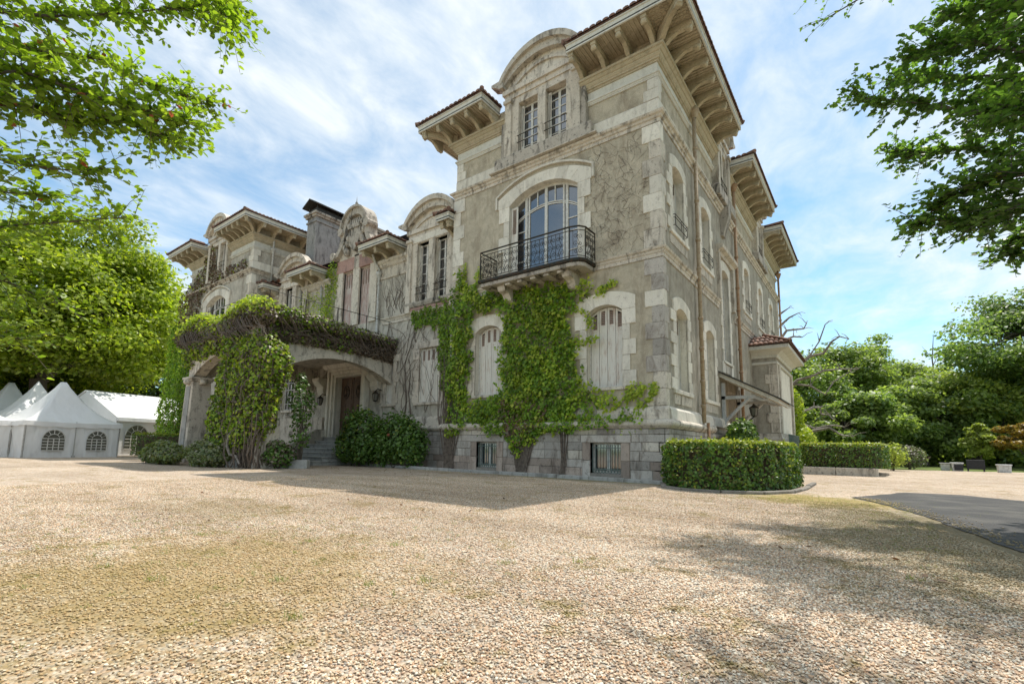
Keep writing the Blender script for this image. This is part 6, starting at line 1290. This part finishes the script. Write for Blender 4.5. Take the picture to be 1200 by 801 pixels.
# overhanging trees near the camera: trunk and limbs outside the frame, leafy boughs in it
def bough_tree(name, label, base, trunk, LIMBS, mat, mat2, lsize, twig, ntw, per, r0, rb, joint, shape='oval', spread=.35, extra=(), bare=(), joints=(), joints_paths=(), thin=None):
    r = empty(name, base, label, 'tree'); off = Vector(base); b = MB(); b.tube([Vector(p)-off for p in trunk], rb, 10)
    P, N, Tt, S2 = [], [], [], []
    def twigs(pts, i0, nt, tl, pr):
        n = len(pts)
        for i in range(i0, n-1):
            seg = pts[i+1]-pts[i]
            for k in range(nt):
                p = pts[i].lerp(pts[i+1], random.random()); d = (seg.normalized()*random.uniform(.2, 1)+Vector((random.gauss(0, spread*2), random.gauss(0, spread*2), random.gauss(-.05, spread*1.3)))).normalized(); L = tl*random.uniform(.5, 1.2)
                q = [p, p+d*L*.5+Vector((0, 0, .02)), p+d*L+Vector((0, 0, -.04*L))]; b.tube(q, r0*.32, 3, r0*.12, cap=False)
                for j in range(pr):
                    t = (j+.6)/pr; c = q[0].lerp(q[1], t*2) if t < .5 else q[1].lerp(q[2], t*2-1); side = Vector((random.gauss(0, 1), random.gauss(0, 1), random.gauss(0, .6))).normalized(); ld = (d*.6+side*.8).normalized()
                    P.append(c+ld*lsize*.5); Tt.append(ld); N.append(Vector((random.gauss(0, .5), random.gauss(0, .5), 1)))
    for li_, li in enumerate(LIMBS):
        nq = ntw if thin is None or li_ not in thin else int(ntw*.4)
        pts = [Vector(p)-off for p in li]; j = min((Vector(q)-off for q in [joint]+list(joints)), key=lambda q: (q-pts[0]).length); D = (pts[0]-j).length
        m1 = j.lerp(pts[0], .35)+Vector((random.gauss(0, .1), random.gauss(0, .1), random.gauss(.06, .05)))*D; m2 = j.lerp(pts[0], .7)+Vector((random.gauss(0, .07), random.gauss(0, .07), random.gauss(.04, .05)))*D
        full = [j, m1, m2]+[q+Vector((random.gauss(0, .03), random.gauss(0, .03), random.gauss(0, .03)))*twig for q in pts]; n = len(full)
        b.tube(full, [r0*(2.2-1.9*i/(n-1)) for i in range(n)], 6, cap=False); twigs(full, 4, nq, twig, per); twigs(full[:5], 0, int(nq*.7), twig*1.3, per)
    for li, nt in extra:
        pts = [Vector(p)-off for p in li]; full = pts; pts[0] = pts[0].lerp(Vector(joint)-off, .25); full = [Vector(joint)-off, pts[0]+Vector((.3, .2, -.4))]+pts; b.tube(full, [r0*(3-2.5*i/(len(full)-1)) for i in range(len(full))], 6, cap=False); twigs(full, 2, nt, twig*2.1, per)
    for bq in joints_paths: q = [Vector(v)-off for v in bq]; b.tube(q, [rb[-1]*(.8-.5*i/(len(q)-1)) for i in range(len(q))], 8, cap=False); twigs(q, 1, ntw, twig*1.5, per)
    for li in bare: pts = [Vector(p)-off for p in li]; b.tube([Vector(joint)-off]+pts, [r0*2.5]+[r0*(1-.7*i/(len(pts)-1)) for i in range(len(pts))], 5, cap=False); twigs(pts, len(pts)-3, 3, twig, 3)
    b.build('trunk_and_limbs', 'bark', r)
    P = np.array([tuple(v) for v in P]); N = np.array([tuple(v) for v in N]); Tt = np.array([tuple(v) for v in Tt]); s = lsize*rng.uniform(.6, 1.2, len(P)); k = rng.random(len(P)) < .993
    leaves('crown', P[k], N[k], s[k], mat, r, shape, Tt[k]); leaves('young_leaves', P[~k], N[~k], s[~k], mat2, r, shape, Tt[~k]); return r
bough_tree('overhanging_tree', 'near tree at the left whose leafy boughs with reddish tips hang into the top corner', (-1.2, -16.2, 0), [(-1.2, -16.2, -.1), (-1.15, -16.0, 1.2), (-.9, -15.4, 2.2), (-.6, -14.6, 2.8)], LIMB_L, 'myrtle', 'myrtle_tip', .058, .31, 36, 10, .010, [.16, .12, .10, .07], (-.6, -14.6, 2.8), thin=(3, 4, 5, 8, 9))
ex = [([(9, -3, 7.5), (6, -2, 10.5), (4.3, -1.2, 11.7)], 163), ([(9.5, -5, 7.5), (7, -4.6, 10.7), (5.0, -3.6, 11.7), (4.2, -2.4, 12.1)], 150), ([(9.5, -6, 7), (7.5, -6.4, 10.1), (5.3, -5.7, 11.1)], 100), ([(10, -7, 6.5), (8, -8, 9.4), (5.8, -6.9, 10.7), (4.9, -6.0, 10.9)], 126), ([(10, -4, 6), (8.4, -1.5, 9.4), (7.6, 1.2, 11.3)], 163), ([(10.5, -3, 7), (9, 0.5, 10.5), (8.4, 3, 11.5)], 138), ([(10, -6, 6), (7.8, -4.5, 7.2), (6.6, -4.2, 7.8)], 36), ([(11, -8, 6.5), (9.5, -9.5, 8.9), (7.5, -9.8, 9.9)], 100)]
bough_tree('oak_tree', 'great oak at the right whose dark boughs reach across the upper right sky', (14.5, -6.5, 0), [(14.5, -6.5, -.1), (14.3, -6.4, 2), (13.6, -6.0, 3.6), (12.6, -5.6, 4.8)], LIMB_R[:8]+LIMB_R[9:], 'oak', 'ivy_lime', .092, .50, 34, 14, .022, [.6, .5, .42, .3], (12.6, -5.6, 4.8), 'ivy', .5, ex, LIMB_R[8:9], [(9.6, -5.2, 5.9), (8.3, -4.4, 5.2), (8.4, -5.9, 5.4), (9.2, -3.6, 6.2)], [[(12.6, -5.6, 4.8), (11.2, -5.5, 5.7), (9.6, -5.2, 5.9), (8.3, -4.4, 5.2)], [(11.2, -5.5, 5.7), (9.8, -5.9, 5.9), (8.4, -5.9, 5.4)], [(11.2, -5.5, 5.7), (10.4, -4.4, 6.2), (9.2, -3.6, 6.2)]])
# ------------------------------------------------------------------ tents
def tent_window(b_, g_, P0, uv, w_, z0, h_, fwd, ny=4, nxs=4):
    """arched window: film panes behind white glazing bars; P0 is the bottom centre"""
    fr = Fr(P0[0], P0[1], uv, fwd); A = arc(-w_/2, w_/2, z0+h_-w_/2, w_/2*.98, 12)
    g_.fpoly(fr, [(-w_/2, z0)]+A+[(w_/2, z0)], .015, .025)
    for i in range(1, nxs): u = -w_/2+w_*i/nxs; b_.fbox(fr, u-.018, u+.018, z0, z0+h_-w_/2, .03, .045)
    for i in range(ny+1): z = z0+(h_-w_/2)*i/ny; b_.fbox(fr, -w_/2, w_/2, z-.018, z+.018, .028, .043)
    for p, q in zip(A, A[1:]): b_.fpoly(fr, [(p[0]*.97, p[1]-.01), (q[0]*.97, q[1]-.01), (q[0]*1.04, q[1]+.03), (p[0]*1.04, p[1]+.03)], .026, .046)
    ri = [(p[0]*.5, z0+h_-w_/2+(p[1]-(z0+h_-w_/2))*.5) for p in A]
    for p, q in zip(ri, ri[1:]): b_.fpoly(fr, [p, q, (q[0], q[1]+.03), (p[0], p[1]+.03)], .027, .044)
    for a in (.5, 1.0, math.pi/2, 2.14, 2.64): p, q = (math.cos(a)*w_*.25, z0+h_-w_/2+math.sin(a)*w_*.25), (math.cos(a)*w_*.49, z0+h_-w_/2+math.sin(a)*w_*.48); b_.fpoly(fr, [(p[0]-.015, p[1]), (p[0]+.015, p[1]), (q[0]+.015, q[1]), (q[0]-.015, q[1])], .029, .047)
def pagoda(FLc, f, g, S, ze, zp, label, wins=True, top=.12, walls=True):
    c = Vector((FLc[0]+(f[0]+g[0])*S/2, FLc[1]+(f[1]+g[1])*S/2, 0)); z0 = float(gz(c.x, c.y)); r = empty('pagoda_tent', (c.x, c.y, z0), label, 'tent', 'white pagoda tents')
    f = Vector((*f, 0)); g = Vector((*g, 0)); H = ze-z0; HP = zp-z0
    mb = MB(); n = 16; rows = 12; ov = .12
    def ringpt(s, t):
        """s around the square 0..4, t up 0..1"""
        k = int(s) % 4; a = s-int(s); cs = [(-1, -1), (1, -1), (1, 1), (-1, 1)]; p, q = cs[k], cs[(k+1) % 4]; x = p[0]+(q[0]-p[0])*a; y = p[1]+(q[1]-p[1])*a
        hlf = (S/2+ov)*(1-t)**1.0; rr = top; k2 = (1-t); x_, y_ = x*((S/2+ov-rr)*k2+rr), y*((S/2+ov-rr)*k2+rr)
        if t > .8: kk = (t-.8)/.2*.6; L = math.hypot(x_, y_); L2 = (abs(x_)+abs(y_))/1.41; x_, y_ = x_*(1-kk*.2), y_*(1-kk*.2)
        z = H+(HP-H)*(t**2.1*.75+t*.25)-.05*math.sin(a*math.pi)*(1-t)
        return f*x_+g*y_+Vector((0, 0, z))
    N = 40
    for j in range(rows+1):
        for i in range(N): mb.v.append(tuple(ringpt(4*i/N, (j/rows)**1.0)))
    for j in range(rows):
        for i in range(N): mb.f.append((j*N+i, j*N+(i+1) % N, (j+1)*N+(i+1) % N, (j+1)*N+i))
    mb.f.append(tuple(range(rows*N, rows*N+N)))
    me = bpy.data.meshes.new('tent_roof'); me.from_pydata(mb.v, [], mb.f); me.shade_smooth(); roof = link('tent_roof', me, 'tent', r)
    v = MB(); M_ = 80
    for s in range(4):
        pass
    ring = [ringpt(4*i/M_, 0) for i in range(M_)]
    v.v = [tuple(p) for p in ring]+[tuple(Vector((p.x*1.003, p.y*1.003, p.z-.26+.025*math.sin(i*1.3)))) for i, p in enumerate(ring)]
    v.f = [(i, (i+1) % M_, M_+(i+1) % M_, M_+i) for i in range(M_)]; me = bpy.data.meshes.new('valance'); me.from_pydata(v.v, [], v.f); link('valance', me, 'tent', roof)
    cs = [(-1, -1), (1, -1), (1, 1), (-1, 1)]; outs = [-g, f, g, -f]
    for k in range(4):
        p, q = cs[k], cs[(k+1) % 4]; a = f*p[0]*S/2+g*p[1]*S/2; e = f*q[0]*S/2+g*q[1]*S/2; wb = MB(); n = 48; n2 = 6; nn = outs[k]; t = (e-a).normalized()
        for j in range(n2+1):
            for i in range(n+1):
                x = a.lerp(e, i/n); wv = .075*math.sin(i*.9+j*1.7+k)*math.sin(i*.37+j*.6)+.02*math.sin(i*2.3); dd = nn*wv*(.4+abs(j/n2-.5)); wb.v.append((x.x+dd.x, x.y+dd.y, (H-.1)*j/n2))
        for j in range(n2):
            for i in range(n): wb.f.append((j*(n+1)+i, j*(n+1)+i+1, (j+1)*(n+1)+i+1, (j+1)*(n+1)+i))
        me = bpy.data.meshes.new('tent_wall'); me.from_pydata(wb.v, [], wb.f); me.shade_smooth(); wl = link('tent_wall', me, 'tent', r)
        if wins and k in (0, 3):
            for tt in ((.28, .74) if k == 0 else (.5,)):
                bb, gg = MB(), MB(); c0 = a.lerp(e, tt); c0 = c0+nn*.07; tent_window(bb, gg, (c0.x, c0.y), (t.x, t.y), S*.225, .40, 1.12, (nn.x, nn.y))
                wn = bb.build('tent_window', 'white_wood', wl); gg.build('window_film', 'tent_glass', wn)
    for p in cs:
        c0 = f*p[0]*S/2+g*p[1]*S/2; pb = MB(); pb.tube([(c0.x, c0.y, 0), (c0.x, c0.y, H)], .045, 6); pb.build('tent_pole', 'concrete', r)
    c0 = f*0-g*(S/2+.06); pb = MB(); pb.tube([(c0.x, c0.y, 0), (c0.x, c0.y, H)], .025, 6); pb.box(c0.x-.08, c0.x+.08, c0.y-.08, c0.y+.08, 0, .12); pb.build('tent_pole', 'concrete', r)
    return r
f_, g_ = (-.17, .985), (-.985, -.17)
pagoda((-31.2, -8.0), f_, g_, 4.3, 1.86, 4.25, 'nearest white pagoda tent with two arched windows')
pagoda((-36.3, -8.3), f_, g_, 4.3, 1.95, 4.62, 'second white pagoda tent with a sharp glossy peak between the other two', False, .03)
pagoda((-40.7, -9.0), f_, g_, 4.3, 2.0, 4.75, 'farthest white pagoda tent with blunt peak at the left', False, .14)
pagoda((-32.0, -12.55), f_, g_, 4.3, 1.86, 4.25, 'white pagoda tent just outside the left edge, only its wall corner showing', False, .12)
mq = empty('marquee', (-35.3, -3.1, float(gz(-35.3, -3.1))), 'long white gabled marquee with arched windows behind the pagoda tents', 'tent'); zb = float(gz(-35.3, -3.1))
G_, F_ = Vector((-.957, -.29, 0)), Vector((-.29, .957, 0)); W_, L_, HE, HR = 6.9, 11.0, 2.5-zb, 4.3-zb
def mp(a, l, z): v = G_*a+F_*l; return (v.x, v.y, z)
b = MB(); b.prism([mp(-.25, -.1, HE-.12), mp(W_/2, -.1, HR), mp(W_+.25, -.1, HE-.12), mp(W_/2, -.1, HR-.06)], [mp(-.25, L_, HE-.12), mp(W_/2, L_, HR), mp(W_+.25, L_, HE-.12), mp(W_/2, L_, HR-.06)]); rf = b.build('marquee_roof', 'tent', mq)
b = MB(); b.prism([mp(-.27, -.1, HE-.34), mp(-.22, -.1, HE-.34), mp(-.22, -.1, HE-.1), mp(-.27, -.1, HE-.1)], [mp(-.27, L_, HE-.34), mp(-.22, L_, HE-.34), mp(-.22, L_, HE-.1), mp(-.27, L_, HE-.1)]); b.build('valance', 'tent', rf)
b = MB(); b.prism([mp(0, 0, 0), mp(0, L_, 0), mp(.05, L_, 0), mp(.05, 0, 0)], [mp(0, 0, HE-.15), mp(0, L_, HE-.15), mp(.05, L_, HE-.15), mp(.05, 0, HE-.15)]); fw_o = b.build('marquee_wall', 'tent', mq)
b = MB(); b.prism([mp(0, 0, 0), mp(W_, 0, 0), mp(W_, 0, HE-.1), mp(W_/2, 0, HR-.1), mp(0, 0, HE-.1)], [mp(0, .05, 0), mp(W_, .05, 0), mp(W_, .05, HE-.1), mp(W_/2, .05, HR-.1), mp(0, .05, HE-.1)]); b.build('marquee_gable', 'tent', mq)
for l in (1.35, 4.0, 6.8):
    bb, gg = MB(), MB(); c0 = Vector(mp(-.02, l, 0)); tent_window(bb, gg, (c0.x, c0.y), (F_.x, F_.y), 1.5, .45, 1.62, (-G_.x, -G_.y), 4, 4); wn = bb.build('marquee_window', 'white_wood', fw_o); gg.build('window_film', 'tent_glass', wn)
for l in (.02, 2.7, 5.4, 8.1): b = MB(); b.tube([mp(-.04, l, 0), mp(-.04, l, HE-.1)], .04, 6); b.build('marquee_post', 'concrete', mq)
# ------------------------------------------------------------------ small things at the gravel edge
def lidbox(name, x, y, w_, d, h, mat, lid, label, cat='box'):
    r = empty(name, (x, y, 0), label, cat); b = MB(); b.prism([(-w_*.46, -d*.46, 0), (w_*.46, -d*.46, 0), (w_*.46, d*.46, 0), (-w_*.46, d*.46, 0)], [(-w_/2, -d/2, h), (w_/2, -d/2, h), (w_/2, d/2, h), (-w_/2, d/2, h)]); b.build('box_body', mat, r, bevel=.015)
    b = MB(); b.box(-w_/2-.03, w_/2+.03, -d/2-.03, d/2+.03, h, h+.06); b.build('box_lid', lid, r, bevel=.015); return r
lidbox('planter_box', 7.55, 23.2, .40, .5, .36, 'whitebox', 'concrete', 'small cream box at the left of the row on the gravel edge'); lidbox('planter_box', 8.0, 22.9, .46, .5, .40, 'whitebox', 'whitebox', 'white box with dark front standing left of the black board')
b = MB(); b.box(7.86, 8.22, 22.6, 22.635, .06, .36); tag(b.build('dark_panel', 'blackbox', None), 'dark blue panel on the front of the white box', 'panel')
r = empty('black_board', (8.75, 23.0, 0), 'upright black board standing on the lawn edge between the white boxes', 'board'); b = MB(); b.box(-.36, .36, -.03, .03, .12, .62); b.build('board_face', 'blackbox', r, bevel=.01); b = MB(); b.box(-.34, -.28, -.05, .05, 0, .12); b.box(.28, .34, -.05, .05, 0, .12); b.build('board_feet', 'blackbox', r)
lidbox('planter_box', 9.75, 22.6, .5, .45, .36, 'whitebox', 'whitebox', 'white box alone at the right on the strip of lawn')
# ------------------------------------------------------------------ ground detail
m, T = new_mat('pebble'); oi = T.n.new('ShaderNodeObjectInfo'); setc(T, ground_patches(T, T.mix(.3, pebble(T, oi.outputs['Random']), T.ramp(T.noise(T.pos, 90, 2), [(.3, (.3, .26, .2)), (.7, (.8, .74, .64))]), 'OVERLAY'), .8), .7); M['pebble'] = m
bm = bmesh.new(); bmesh.ops.create_icosphere(bm, subdivisions=1, radius=1); pm = bpy.data.meshes.new('pebble')
for v in bm.verts: v.co *= random.uniform(.8, 1.15)
bm.to_mesh(pm); bm.free(); pm.materials.append(M['pebble']); pm.shade_smooth()
bm = bmesh.new(); vs = [bm.verts.new(p) for p in ((2.2, -12.9, .004), (4.6, -11.8, .004), (6.1, -10.2, .004), (5.2, -6.3, .004), (4.3, -2.6, .004), (3.4, -2.7, .004), (-4, -1.2, .004), (-8.5, -6.6, .004), (-8.5, -12.9, .004))]; bm.faces.new(vs); pl = bpy.data.meshes.new('loose_pebbles'); bmesh.ops.triangulate(bm, faces=bm.faces[:]); bm.to_mesh(pl); bm.free()
po = link('loose_pebbles', pl, 'pebble'); tag(po, 'loose pale and tan pebbles covering the forecourt near the viewer', 'gravel', kind='stuff')
pebo = bpy.data.objects.new('pebble_source', pm)
ng = bpy.data.node_groups.new('scatter_pebbles', 'GeometryNodeTree'); ng.interface.new_socket('Geometry', in_out='INPUT', socket_type='NodeSocketGeometry'); ng.interface.new_socket('Geometry', in_out='OUTPUT', socket_type='NodeSocketGeometry')
gi, go = ng.nodes.new('NodeGroupInput'), ng.nodes.new('NodeGroupOutput'); ds = ng.nodes.new('GeometryNodeDistributePointsOnFaces'); ds.inputs['Density'].default_value = 5600
io = ng.nodes.new('GeometryNodeInstanceOnPoints'); ob = ng.nodes.new('GeometryNodeObjectInfo'); ob.inputs[0].default_value = pebo
def rv(lo, hi):
    n = ng.nodes.new('FunctionNodeRandomValue'); n.data_type = 'FLOAT_VECTOR'; n.inputs[0].default_value = lo; n.inputs[1].default_value = hi; return n.outputs[0]
gp = ng.nodes.new('GeometryNodeInputPosition'); vd = ng.nodes.new('ShaderNodeVectorMath'); vd.operation = 'DISTANCE'; vd.inputs[1].default_value = (4.4, -13.2, 0); mr = ng.nodes.new('ShaderNodeMapRange'); mr.interpolation_type = 'SMOOTHSTEP'
for i_, v_ in ((1, 4.5), (2, 12.5), (3, ds.inputs['Density'].default_value), (4, 0.0)): mr.inputs[i_].default_value = v_
ng.links.new(gp.outputs[0], vd.inputs[0]); ng.links.new(vd.outputs['Value'], mr.inputs[0]); ng.links.new(mr.outputs[0], ds.inputs['Density']); ng.links.new(gi.outputs[0], ds.inputs['Mesh']); ng.links.new(ds.outputs['Points'], io.inputs['Points']); ng.links.new(ob.outputs['Geometry'], io.inputs['Instance'])
ng.links.new(rv((-.5, -.5, 0), (.5, .5, 6.28)), io.inputs['Rotation']); ng.links.new(rv((.0035, .003, .0025), (.0115, .0085, .0065)), io.inputs['Scale']); ng.links.new(io.outputs[0], go.inputs[0])
md = po.modifiers.new('scatter', 'NODES'); md.node_group = ng
DR = [(4.1, -1.3), (4.5, -2.3), (5.0, -4), (5.4, -6.3), (6.3, -9.5)]; bs = MB()
for a, c in zip(DR, DR[1:]):
    for k in range(260):
        t = random.random(); x = a[0]+(c[0]-a[0])*t+abs(random.gauss(0, .16))-.03; y = a[1]+(c[1]-a[1])*t+random.gauss(0, .05); s = random.uniform(.005, .014); bs.ball((x, y, .009+s*.4), s, 5, 3, .7)
tag(bs.build('strayed_pebbles', 'pebble', None), 'pebbles strayed over the edge of the asphalt drive', 'gravel', kind='stuff')
# weeds, grass tufts and fallen leaves
P, N, Tt, S_ = [], [], [], []
def tuft(x, y, n, s):
    for i in range(n):
        a = random.uniform(0, 6.28); t = Vector((math.cos(a)*.8, math.sin(a)*.8, random.uniform(.35, 1.1))).normalized(); L = s*random.uniform(.5, 1.1)
        P.append((x+random.gauss(0, s*.5)+t.x*L/2, y+random.gauss(0, s*.5)+t.y*L/2, .004+t.z*L/2)); Tt.append(tuple(t)); N.append((-t.x, -t.y, .6)); S_.append(L)
for x, y in ((1.1, -10.3), (.4, -10.7), (2.2, -10.2), (1.4, -11.5), (1.9, -11.2), (2.1, -10.9), (2.6, -9.8), (-.6, -11.2), (.2, -12.1), (.8, -12.0), (2.1, -11.8), (4.6, -8.7)): tuft(x, y, 30, .055)
for k in range(420):
    x, y = random.gauss(-.2, 1.5), random.gauss(-11.0, 1.0); tuft(x, y, random.randint(4, 14), .035)
for k in range(500): x, y = random.gauss(4.75, .5), random.gauss(-5.6, 1.6); tuft(x, y, 5, .035) if x < 5.0 else None
for k in range(450): x = random.gauss(3.4, .8); y = random.gauss(-2.6, .7); tuft(x, y, 5, .04)
for k in range(260): x = random.uniform(-9, 3); tuft(x, -1.0-abs(random.gauss(0, .15)), 5, .045)
leaves('weeds', P, N, S_, 'grass', None, 'blade', Tt); tag(bpy.data.objects['weeds'], 'sparse weeds and grass tufts growing through the gravel', 'weeds', kind='stuff')
P = [(random.gauss(.5, 2.8), random.gauss(-9.0, 2.2), .015) for _ in range(70)]+[(random.uniform(-12, -6), random.gauss(-2.6, .8), .012) for _ in range(110)]+[(random.gauss(4, .8), random.gauss(-8, 1.5), .014) for _ in range(20)]
leaves('fallen_leaves', P, np.array([0, 0, 1.])+rng.normal(size=(len(P), 3))*.35, .045*rng.uniform(.6, 1.4, len(P)), 'litter', None, 'oval'); tag(bpy.data.objects['fallen_leaves'], 'scattered dry fallen leaves on the gravel', 'fallen leaves', kind='stuff')
